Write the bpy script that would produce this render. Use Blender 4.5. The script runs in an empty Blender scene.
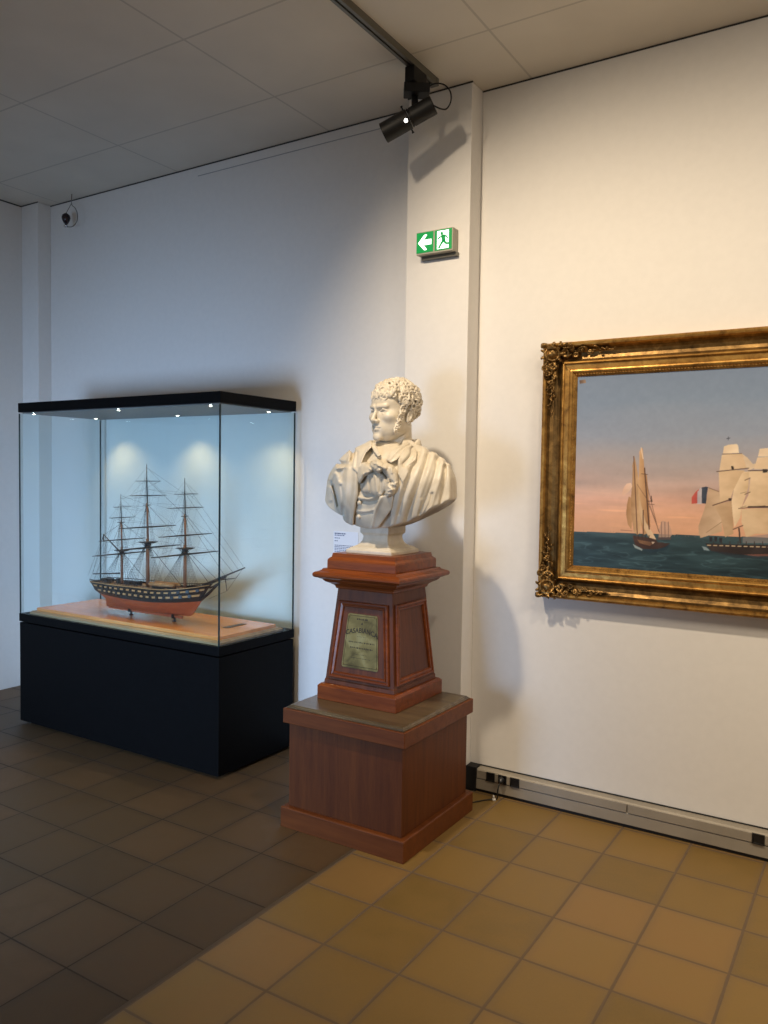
import bpy, math, random
import numpy as np
from mathutils import Vector, Matrix
R = math.radians
random.seed(7)
rng = np.random.default_rng(11)
col = bpy.context.scene.collection
sc = bpy.context.scene

# ------------------------------------------------------------------ camera (measured from the tile grid and the walls)
FL, YAW, PIT, ROL = 799.69, .5627, .0447, .0146
cyw, syw = math.cos(YAW), math.sin(YAW)
FWD = np.array([-syw*math.cos(PIT), cyw*math.cos(PIT), -math.sin(PIT)])
RGT = np.array([cyw, syw, 0.]); UPV = np.cross(RGT, FWD)
R2 = math.cos(ROL)*RGT+math.sin(ROL)*UPV; U2 = -math.sin(ROL)*RGT+math.cos(ROL)*UPV
EYE = np.array([0, 0, 1.6])
def onto(px, py, Y):
    """point of the vertical plane at depth Y that was measured at px, py"""
    d = FWD+(px-384)/FL*R2-(py-512)/FL*U2
    return EYE+d*(Y/d[1])

# ------------------------------------------------------------------ node helpers
def new_mat(name):
    m = bpy.data.materials.new(name); m.use_nodes = True
    nt = m.node_tree; nt.nodes.clear()
    out = nt.nodes.new('ShaderNodeOutputMaterial'); b = nt.nodes.new('ShaderNodeBsdfPrincipled')
    nt.links.new(b.outputs[0], out.inputs[0])
    return m, nt, b, out
def val(nt, v):
    n = nt.nodes.new('ShaderNodeValue'); n.outputs[0].default_value = v; return n.outputs[0]
def mth(nt, op, a, b=None, c=None):
    n = nt.nodes.new('ShaderNodeMath'); n.operation = op
    for i, q in enumerate((a, b, c)):
        if q is None: continue
        if isinstance(q, (int, float)): n.inputs[i].default_value = q
        else: nt.links.new(q, n.inputs[i])
    return n.outputs[0]
def noise(nt, scale, detail=3, vec=None, dist=0., rough=.5):
    n = nt.nodes.new('ShaderNodeTexNoise'); n.inputs['Scale'].default_value = scale
    n.inputs['Detail'].default_value = detail; n.inputs['Distortion'].default_value = dist
    n.inputs['Roughness'].default_value = rough
    if vec is not None: nt.links.new(vec, n.inputs['Vector'])
    return n.outputs[0]
def ramp(nt, fac, stops, interp='LINEAR'):
    n = nt.nodes.new('ShaderNodeValToRGB'); n.color_ramp.interpolation = interp
    e = n.color_ramp.elements
    while len(e) < len(stops): e.new(.5)
    for i, (p, c) in enumerate(stops):
        e[i].position = p; e[i].color = (*c, 1)
    nt.links.new(fac, n.inputs[0]); return n.outputs[0]
def mixc(nt, fac, a, b, mode='MIX'):
    n = nt.nodes.new('ShaderNodeMix'); n.data_type = 'RGBA'; n.blend_type = mode
    for s, q in ((0, fac), (6, a), (7, b)):
        if isinstance(q, (int, float)): n.inputs[s].default_value = q
        elif isinstance(q, tuple): n.inputs[s].default_value = (*q, 1)
        else: nt.links.new(q, n.inputs[s])
    return n.outputs[2]
def coords(nt, scale=(1, 1, 1), rot=(0, 0, 0), world=True):
    if world:
        g = nt.nodes.new('ShaderNodeNewGeometry').outputs['Position']
    else:
        g = nt.nodes.new('ShaderNodeTexCoord').outputs['Object']
    m = nt.nodes.new('ShaderNodeMapping'); m.inputs['Scale'].default_value = scale; m.inputs['Rotation'].default_value = rot
    nt.links.new(g, m.inputs[0]); return m.outputs[0]
def bump(nt, b, h, dist=.002, strength=.5):
    n = nt.nodes.new('ShaderNodeBump'); n.inputs['Distance'].default_value = dist; n.inputs['Strength'].default_value = strength
    nt.links.new(h, n.inputs['Height']); nt.links.new(n.outputs[0], b.inputs['Normal'])
def L(c):  # sRGB 0..255 to linear
    return tuple(((v/255)/12.92 if v/255 <= .04045 else ((v/255+.055)/1.055)**2.4) for v in c)

def plain(name, c, rough=.5, metal=0., nz=None, emit=None, es=1., spec=.5):
    m, nt, b, o = new_mat(name)
    b.inputs['Base Color'].default_value = (*c, 1); b.inputs['Roughness'].default_value = rough
    b.inputs['Metallic'].default_value = metal; b.inputs['Specular IOR Level'].default_value = spec
    if nz:
        f = noise(nt, nz[0], 4, coords(nt, world=False))
        c2 = tuple(v*(1-nz[1]) for v in c); c3 = tuple(min(1, v*(1+nz[1])) for v in c)
        nt.links.new(ramp(nt, f, [(.3, c2), (.7, c3)]), b.inputs['Base Color'])
        bump(nt, b, f, nz[2] if len(nz) > 2 else .0005, .3)
    if emit:
        b.inputs['Emission Color'].default_value = (*emit, 1); b.inputs['Emission Strength'].default_value = es
    return m

def wood(name, dark, light, axis='z', rough=.38, scale=1., coat=.25, world=False):
    m, nt, b, o = new_mat(name)
    s = {'z': (14, 14, 1.1), 'x': (1.1, 14, 14), 'y': (14, 1.1, 14)}[axis]
    s = tuple(v*scale for v in s)
    v = coords(nt, s, world=world)
    n1 = noise(nt, 2.2, 6, v, .6, .6); n2 = noise(nt, 11, 4, v, .2, .6)
    n3 = noise(nt, 1.1, 1, coords(nt, (3, 3, .3) if axis == 'z' else (1, 1, 3), world=world))
    mix = mth(nt, 'ADD', mth(nt, 'MULTIPLY', n1, .62), mth(nt, 'MULTIPLY', n2, .22))
    mix = mth(nt, 'ADD', mix, mth(nt, 'MULTIPLY', n3, .26))
    mid = tuple((a+c)/2 for a, c in zip(dark, light))
    nt.links.new(ramp(nt, mix, [(.38, dark), (.55, mid), (.72, light)]), b.inputs['Base Color'])
    b.inputs['Roughness'].default_value = rough; b.inputs['Coat Weight'].default_value = coat; b.inputs['Specular IOR Level'].default_value = .3
    b.inputs['Coat Roughness'].default_value = .25
    bump(nt, b, n2, .0006, .25)
    return m

def tiles(name, x0, sx, y0, sy, grout_w, cols, grout, rough=.42, mott=.25, stagger=0.):
    m, nt, b, o = new_mat(name)
    g = nt.nodes.new('ShaderNodeNewGeometry').outputs['Position']
    sp = nt.nodes.new('ShaderNodeSeparateXYZ'); nt.links.new(g, sp.inputs[0])
    v = mth(nt, 'DIVIDE', mth(nt, 'SUBTRACT', sp.outputs[1], y0), sy); iy = mth(nt, 'FLOOR', v); fy = mth(nt, 'FRACT', mth(nt, 'ADD', v, 1000.))
    u = mth(nt, 'DIVIDE', mth(nt, 'SUBTRACT', sp.outputs[0], x0), sx)
    ix = mth(nt, 'FLOOR', u); fx = mth(nt, 'FRACT', mth(nt, 'ADD', u, 1000.))
    wob = mth(nt, 'MULTIPLY', mth(nt, 'SUBTRACT', noise(nt, 16, 3, g), .5), .012)
    def edge(f):  # distance from the tile edge in tile units
        return mth(nt, 'SUBTRACT', .5, mth(nt, 'ABSOLUTE', mth(nt, 'SUBTRACT', f, .5)))
    e = mth(nt, 'ADD', mth(nt, 'MINIMUM', edge(fx), edge(fy)), wob)
    mask = mth(nt, 'SMOOTHSTEP' if False else 'MULTIPLY', mth(nt, 'SUBTRACT', e, grout_w*.7), 1/(grout_w*.6))
    cl = nt.nodes.new('ShaderNodeClamp'); nt.links.new(mask, cl.inputs[0]); mask = cl.outputs[0]
    cb = nt.nodes.new('ShaderNodeCombineXYZ'); nt.links.new(ix, cb.inputs[0]); nt.links.new(iy, cb.inputs[1])
    wn = nt.nodes.new('ShaderNodeTexWhiteNoise'); wn.noise_dimensions = '3D'; nt.links.new(cb.outputs[0], wn.inputs[0])
    n = noise(nt, 7, 5, g, .8, .6); n2 = noise(nt, 120, 3, g)
    f = mth(nt, 'ADD', mth(nt, 'MULTIPLY', wn.outputs[0], .62), mth(nt, 'MULTIPLY', n, .42))
    f = mth(nt, 'ADD', f, mth(nt, 'MULTIPLY', mth(nt, 'SUBTRACT', n2, .5), mott))
    c = ramp(nt, f, cols)
    rim = mth(nt, 'MULTIPLY', e, 9.); cr = nt.nodes.new('ShaderNodeClamp'); nt.links.new(rim, cr.inputs[0])
    c = mixc(nt, mth(nt, 'SUBTRACT', 1, cr.outputs[0]), c, mixc(nt, .35, c, grout))
    c = mixc(nt, mask, grout, c)
    nt.links.new(c, b.inputs['Base Color'])
    nt.links.new(mth(nt, 'ADD', mth(nt, 'MULTIPLY', mth(nt, 'SUBTRACT', 1, mask), .4), mth(nt, 'ADD', rough, mth(nt, 'MULTIPLY', n, .15))), b.inputs['Roughness'])
    h = mth(nt, 'ADD', mask, mth(nt, 'MULTIPLY', n2, .08))
    h = mth(nt, 'ADD', h, mth(nt, 'MULTIPLY', n, .5))
    bump(nt, b, h, .002, .5)
    return m

# ------------------------------------------------------------------ mesh builder
class MB:
    def __init__(s): s.v = []; s.f = []
    def add(s, vs, fs):
        n = len(s.v); s.v += [tuple(map(float, q)) for q in vs]; s.f += [tuple(i+n for i in q) for q in fs]; return s
    def box(s, x0, x1, y0, y1, z0, z1):
        vs = [(x, y, z) for z in (z0, z1) for x, y in ((x0, y0), (x1, y0), (x1, y1), (x0, y1))]
        return s.add(vs, [(3, 2, 1, 0), (4, 5, 6, 7), (0, 1, 5, 4), (1, 2, 6, 5), (2, 3, 7, 6), (3, 0, 4, 7)])
    def rings(s, rings, cap0=True, cap1=True, closed=True):
        n = len(rings[0]); vs = [p for r in rings for p in r]; fs = []
        for i in range(len(rings)-1):
            for j in range(n if closed else n-1):
                k = (j+1) % n
                fs.append((i*n+j, i*n+k, (i+1)*n+k, (i+1)*n+j))
        if cap0: fs.append(tuple(range(n-1, -1, -1)))
        if cap1: fs.append(tuple((len(rings)-1)*n+j for j in range(n)))
        return s.add(vs, fs)
    def sq(s, cx, cy, prof, cap0=True, cap1=True):
        """square profile column: prof = [(z, halfwidth)]"""
        return s.rings([[(cx-w, cy-w, z), (cx+w, cy-w, z), (cx+w, cy+w, z), (cx-w, cy+w, z)] for z, w in prof], cap0, cap1)
    def tube(s, pts, r, n=8, cap=True):
        pts = [Vector(p) for p in pts]; rs = r if isinstance(r, (list, tuple)) else [r]*len(pts)
        rings = []; prev = None
        for i, p in enumerate(pts):
            t = (pts[min(i+1, len(pts)-1)]-pts[max(i-1, 0)]).normalized()
            if prev is None:
                a = Vector((0, 0, 1)) if abs(t.z) < .9 else Vector((1, 0, 0))
                u = t.cross(a).normalized()
            else:
                u = (prev-t*prev.dot(t)).normalized()
            prev = u; w = t.cross(u)
            rings.append([p+u*(math.cos(q)*rs[i])+w*(math.sin(q)*rs[i]) for q in [2*math.pi*k/n for k in range(n)]])
        return s.rings(rings, cap, cap)
    def lathe(s, c, prof, n=24, axis=(0, 0, 1)):
        """prof = [(r, h)] around axis through c"""
        ax = Vector(axis).normalized(); a = Vector((0, 0, 1)) if abs(ax.z) < .9 else Vector((1, 0, 0))
        u = ax.cross(a).normalized(); w = ax.cross(u); c = Vector(c)
        return s.rings([[c+ax*h+u*(r*math.cos(q))+w*(r*math.sin(q)) for q in [2*math.pi*k/n for k in range(n)]] for r, h in prof])
    def prism(s, poly, d0, d1, f):
        """2-D polygon extruded: f(a, b, d) -> xyz"""
        n = len(poly)
        vs = [f(a, b, d0) for a, b in poly]+[f(a, b, d1) for a, b in poly]
        fs = [tuple(range(n)), tuple(range(2*n-1, n-1, -1))]+[(i, (i+1) % n+0, (i+1) % n+n, i+n)[::-1] for i in range(n)]
        return s.add(vs, fs)
    def build(s, name, mat, parent=None, smooth=False, bevel=0., angle=None, seg=2):
        me = bpy.data.meshes.new(name)
        off = Vector(parent_world(parent)) if parent else Vector((0, 0, 0))
        me.from_pydata([tuple(Vector(v)-off) for v in s.v], [], s.f); me.validate(); me.update()
        import bmesh
        bm = bmesh.new(); bm.from_mesh(me); bmesh.ops.recalc_face_normals(bm, faces=bm.faces); bm.to_mesh(me); bm.free()
        me.materials.append(mat)
        if smooth: me.polygons.foreach_set('use_smooth', [True]*len(me.polygons))
        o = bpy.data.objects.new(name, me); col.objects.link(o)
        if parent: o.parent = parent
        if bevel:
            b = o.modifiers.new('bevel', 'BEVEL'); b.width = bevel; b.segments = seg; b.limit_method = 'ANGLE'; b.angle_limit = R(35)
        return o
def parent_world(p):
    v = Vector((0, 0, 0))
    while p is not None: v += p.location; p = p.parent
    return v
def tag(o, label=None, cat=None, group=None, kind=None):
    for k, v in (('label', label), ('category', cat), ('group', group), ('kind', kind)):
        if v: o[k] = v
    return o
def thing(name, loc, label, cat, group=None):
    o = bpy.data.objects.new(name, None); o.location = loc; o.empty_display_size = .1; col.objects.link(o)
    return tag(o, label, cat, group)

# ------------------------------------------------------------------ implicit surfaces (marble, ornaments)
def surfnet(F, org, h):
    org = np.array(org, float); nx, ny, nz = F.shape; S = F < 0
    c = S[:-1, :-1, :-1].astype(np.int8).copy(); c[:] = 0
    for dx in (0, 1):
        for dy in (0, 1):
            for dz in (0, 1): c += S[dx:nx-1+dx, dy:ny-1+dy, dz:nz-1+dz]
    cells = np.argwhere((c > 0) & (c < 8)); n = len(cells)
    idx = -np.ones(c.shape, np.int64); idx[tuple(cells.T)] = np.arange(n)
    acc = np.zeros((n, 3)); cnt = np.zeros(n)
    cor = [(a, b, d) for a in (0, 1) for b in (0, 1) for d in (0, 1)]
    for a in cor:
        for ax in range(3):
            if a[ax]: continue
            b = list(a); b[ax] = 1
            fa = F[cells[:, 0]+a[0], cells[:, 1]+a[1], cells[:, 2]+a[2]]
            fb = F[cells[:, 0]+b[0], cells[:, 1]+b[1], cells[:, 2]+b[2]]
            k = (fa < 0) != (fb < 0); t = np.where(k, fa/np.where(k, fa-fb, 1), 0)
            p = np.array(a, float)[None]+np.eye(3)[ax][None]*t[:, None]
            acc[k] += p[k]; cnt[k] += 1
    V = (cells+acc/cnt[:, None])*h+org
    faces = []
    for ax in range(3):
        sl0 = [slice(None)]*3; sl1 = [slice(None)]*3; sl0[ax] = slice(0, -1); sl1[ax] = slice(1, None)
        A = S[tuple(sl0)]; B = S[tuple(sl1)]
        e = np.argwhere(A != B); o1, o2 = [q for q in range(3) if q != ax]
        ok = (e[:, o1] > 0) & (e[:, o2] > 0) & (e[:, o1] < c.shape[o1]) & (e[:, o2] < c.shape[o2]); e = e[ok]
        fl = A[tuple(e.T)]
        q = []
        for d1, d2 in ((1, 1), (0, 1), (0, 0), (1, 0)):
            w = e.copy(); w[:, o1] -= d1; w[:, o2] -= d2; q.append(idx[tuple(w.T)])
        q = np.stack(q, 1)
        if ax == 1: fl = ~fl
        q[~fl] = q[~fl][:, ::-1]
        faces.append(q[(q >= 0).all(1)])
    return V, np.concatenate(faces)
def net_object(name, V, Q, mat, parent, smooth=True):
    me = bpy.data.meshes.new(name); me.vertices.add(len(V)); me.vertices.foreach_set('co', V.astype(np.float32).ravel())
    me.loops.add(len(Q)*4); me.loops.foreach_set('vertex_index', Q.astype(np.int32).ravel())
    me.polygons.add(len(Q)); me.polygons.foreach_set('loop_start', np.arange(0, len(Q)*4, 4, dtype=np.int32))
    me.polygons.foreach_set('loop_total', np.full(len(Q), 4, dtype=np.int32))
    me.update(calc_edges=True); me.validate()
    me.polygons.foreach_set('use_smooth', [smooth]*len(me.polygons))
    me.materials.append(mat)
    o = bpy.data.objects.new(name, me); col.objects.link(o); o.parent = parent
    return o
class Grid:
    def __init__(s, lo, hi, h):
        s.lo = np.array(lo, float); s.h = h; s.n = np.ceil((np.array(hi)-s.lo)/h).astype(int)+1
        ax = [s.lo[i]+h*np.arange(s.n[i]) for i in range(3)]
        s.X, s.Y, s.Z = np.meshgrid(*ax, indexing='ij'); s.F = np.full(s.X.shape, 1.)
    def sub(s, c, rad):
        a = np.maximum(0, np.floor((np.array(c)-rad-s.lo)/s.h).astype(int)); b = np.minimum(s.n, np.ceil((np.array(c)+rad-s.lo)/s.h).astype(int)+1)
        return tuple(slice(max(0, i), max(0, j)) for i, j in zip(a, b))
def smin(a, b, k):
    if k <= 0: return np.minimum(a, b)
    h = np.clip(.5+.5*(b-a)/k, 0, 1); return b*(1-h)+a*h-k*h*(1-h)
def smax(a, b, k): return -smin(-a, -b, k)
def ell(X, Y, Z, c, r):
    x, y, z = (X-c[0])/r[0], (Y-c[1])/r[1], (Z-c[2])/r[2]
    k0 = np.sqrt(x*x+y*y+z*z); k1 = np.sqrt((x/r[0])**2+(y/r[1])**2+(z/r[2])**2)+1e-9
    return k0*(k0-1)/k1
def cap(X, Y, Z, a, b, r0, r1=None):
    r1 = r0 if r1 is None else r1
    a = np.array(a, float); b = np.array(b, float); d = b-a
    t = np.clip(((X-a[0])*d[0]+(Y-a[1])*d[1]+(Z-a[2])*d[2])/(d@d), 0, 1)
    return np.sqrt((X-a[0]-t*d[0])**2+(Y-a[1]-t*d[1])**2+(Z-a[2]-t*d[2])**2)-(r0+(r1-r0)*t)
def torus(X, Y, Z, c, n, Rr, r):
    n = np.array(n, float); n /= np.linalg.norm(n)
    x, y, z = X-c[0], Y-c[1], Z-c[2]; h = x*n[0]+y*n[1]+z*n[2]
    q = np.sqrt(np.maximum(x*x+y*y+z*z-h*h, 0))-Rr
    return np.sqrt(q*q+h*h)-r
#@@SECTION materials
M = {}
M['wall'] = plain('wall_paint', L((226, 223, 218)), .85, nz=(30, .015, .0004))
M['ceiling'] = None
M['black'] = plain('black_lacquer', (.0025, .0025, .0028), .6, nz=(40, .2, .0002), spec=.08)
M['black_metal'] = plain('black_metal', (.007, .007, .008), .5, spec=.3)
M['groove'] = plain('track_groove', (.004, .004, .004), .6)
M['rail'] = plain('grey_rail', L((120, 118, 110)), .35, .7)
M['trunk'] = plain('trunking_metal', L((158, 150, 136)), .45, .2, nz=(9, .08, .0002))
M['trunk_dark'] = plain('trunking_gap', (.01, .01, .01), .6)
M['socket'] = plain('black_socket', (.008, .008, .009), .35)
M['white_plastic'] = plain('white_plastic', L((215, 212, 205)), .4)
M['paper'] = plain('paper', L((228, 230, 236)), .8)
M['ink'] = plain('ink', L((92, 100, 130)), .8)
M['chrome'] = plain('chrome', (.6, .6, .62), .12, 1.)
M['lid_under'] = plain('lid_lining', L((105, 104, 104)), .5)
M['led'] = plain('led_lamp', (1, 1, 1), .4, emit=(1, .93, .8), es=25)
M['lamp_glow'] = plain('lamp_glow', (1, 1, 1), .4, emit=(1, .97, .9), es=7)
M['sign_green'] = plain('sign_green', L((0, 110, 52)), .4, emit=L((0, 135, 62)), es=.9)
M['sign_white'] = plain('sign_white', (.9, .95, .92), .4, emit=(.85, 1, .92), es=1.5)
M['sign_box'] = plain('sign_box', L((170, 165, 150)), .5)
M['sensor'] = plain('sensor_dark', (.02, .008, .012), .12)
M['wood_box'] = wood('cherry_veneer', L((74, 34, 8)), L((102, 54, 18)), 'z', .55, 1., .04)
M['wood_trim'] = wood('cherry_trim', L((86, 42, 13)), L((117, 63, 24)), 'x', .5, 1., .06)
M['wood_old'] = wood('old_mahogany', L((68, 31, 11)), L((108, 57, 25)), 'z', .45, 1.3, .1)
M['wood_old_h'] = wood('old_mahogany_rail', L((88, 38, 10)), L((138, 70, 26)), 'x', .36, 1.3, .2)
M['wood_slab'] = wood('worn_slab', L((62, 50, 36)), L((112, 96, 70)), 'x', .3, .8, .4)
M['board'] = wood('display_board', L((190, 118, 58)), L((230, 162, 96)), 'x', .22, .5, .5)
M['board_edge'] = wood('display_board_edge', L((120, 96, 70)), L((176, 150, 112)), 'x', .4, .5, .2)
M['hull'] = wood('hull_planks', L((120, 52, 30)), L((178, 88, 52)), 'x', .4, 4, .2)
M['hull_dark'] = wood('hull_black', L((26, 20, 18)), L((48, 38, 32)), 'x', .5, 4, .1)
M['hull_tan'] = wood('hull_tan', L((150, 108, 66)), L((200, 156, 104)), 'x', .5, 5, .1)
M['deck'] = wood('ship_deck', L((120, 90, 58)), L((168, 132, 92)), 'x', .5, 5, .1)
M['mast'] = wood('mast_wood', L((104, 66, 46)), L((150, 104, 76)), 'z', .45, 5, .1)
M['spar'] = plain('dark_spar', L((52, 44, 40)), .5)
M['rope'] = plain('rope', L((84, 78, 70)), .8)
M['rope_dark'] = plain('rope_tarred', L((46, 42, 40)), .8)
M['brass'] = None

def m_ceiling():
    m, nt, b, o = new_mat('ceiling_tiles')
    g = nt.nodes.new('ShaderNodeNewGeometry').outputs['Position']; sp = nt.nodes.new('ShaderNodeSeparateXYZ'); nt.links.new(g, sp.inputs[0])
    def lines(a, o0, s, w):
        f = mth(nt, 'FRACT', mth(nt, 'ADD', mth(nt, 'DIVIDE', mth(nt, 'SUBTRACT', a, o0), s), 100.))
        return mth(nt, 'LESS_THAN', mth(nt, 'SUBTRACT', .5, mth(nt, 'ABSOLUTE', mth(nt, 'SUBTRACT', f, .5))), w/s)
    l = mth(nt, 'MAXIMUM', lines(sp.outputs[0], -2.7303, 1.1984, .0055), lines(sp.outputs[1], 3.2217, .6235, .0055))
    base = ramp(nt, noise(nt, 3, 3, g), [(.3, L((212, 206, 194))), (.7, L((220, 214, 202)))])
    nt.links.new(mixc(nt, mth(nt, 'MULTIPLY', l, .45), base, L((150, 146, 138))), b.inputs['Base Color'])
    b.inputs['Roughness'].default_value = .55
    bump(nt, b, mth(nt, 'SUBTRACT', 1., l), .002, .5)
    return m
M['ceiling'] = m_ceiling()
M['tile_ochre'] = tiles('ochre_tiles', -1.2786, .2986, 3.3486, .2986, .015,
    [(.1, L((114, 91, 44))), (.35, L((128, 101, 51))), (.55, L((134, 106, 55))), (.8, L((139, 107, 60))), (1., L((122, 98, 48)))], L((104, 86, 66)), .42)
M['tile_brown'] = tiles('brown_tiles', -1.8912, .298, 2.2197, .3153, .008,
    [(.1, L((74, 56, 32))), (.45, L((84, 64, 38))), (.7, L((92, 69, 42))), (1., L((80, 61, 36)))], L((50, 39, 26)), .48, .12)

def m_marble():
    m, nt, b, o = new_mat('white_marble')
    v = coords(nt, world=False)
    n = noise(nt, 9, 5, v, .8); n2 = noise(nt, 45, 3, v)
    f = mth(nt, 'ADD', mth(nt, 'MULTIPLY', n, .8), mth(nt, 'MULTIPLY', n2, .2))
    nt.links.new(ramp(nt, f, [(.3, L((192, 180, 158))), (.6, L((213, 203, 184))), (.8, L((204, 190, 163)))]), b.inputs['Base Color'])
    b.inputs['Roughness'].default_value = .42
    b.inputs['Subsurface Weight'].default_value = .0
    bump(nt, b, n2, .0006, .3)
    return m
M['marble'] = m_marble()
def m_gold(name, dark=.0):
    m, nt, b, o = new_mat(name)
    v = coords(nt, world=False)
    n = noise(nt, 22, 6, v, .5, .65); n2 = noise(nt, 4, 3, v)
    f = mth(nt, 'ADD', mth(nt, 'MULTIPLY', n, .7), mth(nt, 'MULTIPLY', n2, .3))
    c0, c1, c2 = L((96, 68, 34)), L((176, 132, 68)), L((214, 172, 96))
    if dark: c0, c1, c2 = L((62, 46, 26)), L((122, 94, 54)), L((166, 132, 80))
    nt.links.new(ramp(nt, f, [(.32, c0), (.5, c1), (.68, c2)]), b.inputs['Base Color'])
    b.inputs['Metallic'].default_value = .82
    nt.links.new(mth(nt, 'ADD', mth(nt, 'MULTIPLY', n, -.3), .55), b.inputs['Roughness'])
    bump(nt, b, n, .0015, .45)
    return m
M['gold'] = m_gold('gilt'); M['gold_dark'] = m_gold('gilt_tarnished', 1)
def m_brass():
    m, nt, b, o = new_mat('engraved_brass')
    v = coords(nt, world=False)
    n = noise(nt, 14, 5, v, .6)
    nt.links.new(ramp(nt, n, [(.3, L((92, 78, 44))), (.55, L((138, 120, 72))), (.75, L((160, 146, 98)))]), b.inputs['Base Color'])
    b.inputs['Metallic'].default_value = .7; b.inputs['Roughness'].default_value = .42
    return m
M['brass'] = m_brass()
M['engrave'] = plain('engraving', L((40, 30, 18)), .7)
def m_glass():
    m = bpy.data.materials.new('case_glass'); m.use_nodes = True; nt = m.node_tree; nt.nodes.clear()
    out = nt.nodes.new('ShaderNodeOutputMaterial'); mix = nt.nodes.new('ShaderNodeMixShader')
    tr = nt.nodes.new('ShaderNodeBsdfTransparent'); gl = nt.nodes.new('ShaderNodeBsdfGlossy'); gg = nt.nodes.new('ShaderNodeNewGeometry'); dt = nt.nodes.new('ShaderNodeVectorMath'); dt.operation = 'DOT_PRODUCT'; nt.links.new(gg.outputs['Incoming'], dt.inputs[0]); nt.links.new(gg.outputs['Normal'], dt.inputs[1])
    fres = mth(nt, 'ADD', .022, mth(nt, 'MULTIPLY', .9, mth(nt, 'POWER', mth(nt, 'SUBTRACT', 1., mth(nt, 'ABSOLUTE', dt.outputs['Value'])), 5.)))
    tr.inputs[0].default_value = (.955, .988, .99, 1); gl.inputs['Roughness'].default_value = .01; gl.inputs['Color'].default_value = (.9, .97, 1, 1)
    nt.links.new(fres, mix.inputs[0]); nt.links.new(tr.outputs[0], mix.inputs[1]); nt.links.new(gl.outputs[0], mix.inputs[2]); nt.links.new(mix.outputs[0], out.inputs[0])
    return m
M['glass'] = m_glass()
M['glass_edge'] = plain('glass_edge', (.012, .03, .035), .15)

#@@SECTION room
H = 3.531; D = 3.7106; D2 = 3.694; XC = -1.79; XP = -2.1504; DP = 3.5896
def struct(name, mb, mat, **k):
    return tag(mb.build(name, mat, **k), kind='structure')
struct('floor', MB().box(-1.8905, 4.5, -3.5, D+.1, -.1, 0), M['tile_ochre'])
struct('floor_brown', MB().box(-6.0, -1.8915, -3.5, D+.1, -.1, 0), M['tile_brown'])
struct('trim_1', MB().box(-1.8925, -1.8790, -3.5, DP, -.02, .0006), plain('floor_joint', L((84, 70, 52)), .6))
struct('ceiling', MB().box(-6.0, 4.5, -3.5, D+.1, H, H+.1), M['ceiling'])
struct('wall_back', MB().box(XC, 4.5, D, D+.12, 0, H), M['wall'])
struct('wall_rear', MB().box(-5.6, XC-.001, D2, D2+.12, 0, H), M['wall'])
struct('wall_pilaster', MB().box(XP, XC, DP, D2, 0, H), M['wall'], bevel=.003)
struct('wall_left', MB().box(-5.6, -5.4325, -1.0, D2, 0, H), M['wall'])
struct('wall_corner', MB().box(-5.4325, -5.2396, D2-.105, D2, 0, H), M['wall'], bevel=.003)
# shadow gap under the ceiling, and the thin picture rail line on the rear wall
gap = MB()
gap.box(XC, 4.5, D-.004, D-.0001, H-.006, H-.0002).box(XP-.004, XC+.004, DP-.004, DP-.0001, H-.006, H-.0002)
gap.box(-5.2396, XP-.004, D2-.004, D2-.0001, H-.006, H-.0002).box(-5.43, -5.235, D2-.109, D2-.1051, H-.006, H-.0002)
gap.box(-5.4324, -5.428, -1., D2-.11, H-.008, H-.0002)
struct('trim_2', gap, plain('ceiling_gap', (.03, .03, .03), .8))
struct('trim_3', MB().box(-3.75, XP-.002, D2-.0025, D2-.0001, H-.062, H-.058), plain('rail_line', L((160, 160, 162)), .7))

# ------------------------------------------------------------------ trunking along the right wall
tr = thing('cable_trunking', (-.5, D, 0), 'long grey metal cable trunking along the foot of the white wall under the painting', 'cable trunking')
TY = 3.655
b = MB(); b.prism([(0, .018), (0, .068), (.004, .072), (.004, .112), (.012, .119), (D-TY-.0005, .121), (D-TY-.0005, .018)], -1.726, 1.5, lambda a, z, d: (d, TY+a, z)); b.build('lower_channel', M['trunk'], tr, bevel=.001)
for x0, x1 in ((-1.722, -.966), (-.960, .24), (.246, 1.4)):
    MB().box(x0, x1, TY-.004, TY+.0035, .074, .114).build('cover_strip', M['trunk'], tr, bevel=.0015)
MB().box(-1.726, 1.5, TY+.012, D-.0005, .0005, .0175).build('base_gap', M['trunk_dark'], tr)
MB().box(-1.785, -1.7265, TY-.006, D-.0005, .002, .126).build('end_cap', M['black_metal'], tr, bevel=.004)
MB().box(-1.785, 1.5, D-.006, D-.0004, .1215, .126).build('top_seal', M['trunk_dark'], tr)
for x0, x1 in ((-1.668, -1.622), (-1.604, -1.558), (-1.540, -1.490), (-.438, -.388)):
    s = MB(); s.rings([[(x0, TY-.0045, .07), (x1, TY-.0045, .07), (x1, TY-.0045, .117), (x0, TY-.0045, .117)],
                       [(x0+.002, TY-.009, .072), (x1-.002, TY-.009, .072), (x1-.002, TY-.009, .115), (x0+.002, TY-.009, .115)],
                       [(x0+.006, TY-.009, .076), (x1-.006, TY-.009, .076), (x1-.006, TY-.009, .111), (x0+.006, TY-.009, .111)],
                       [(x0+.008, TY-.0055, .078), (x1-.008, TY-.0055, .078), (x1-.008, TY-.0055, .109), (x0+.008, TY-.0055, .109)]])
    so = s.build('socket_outlet', M['socket'], tr)
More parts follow.
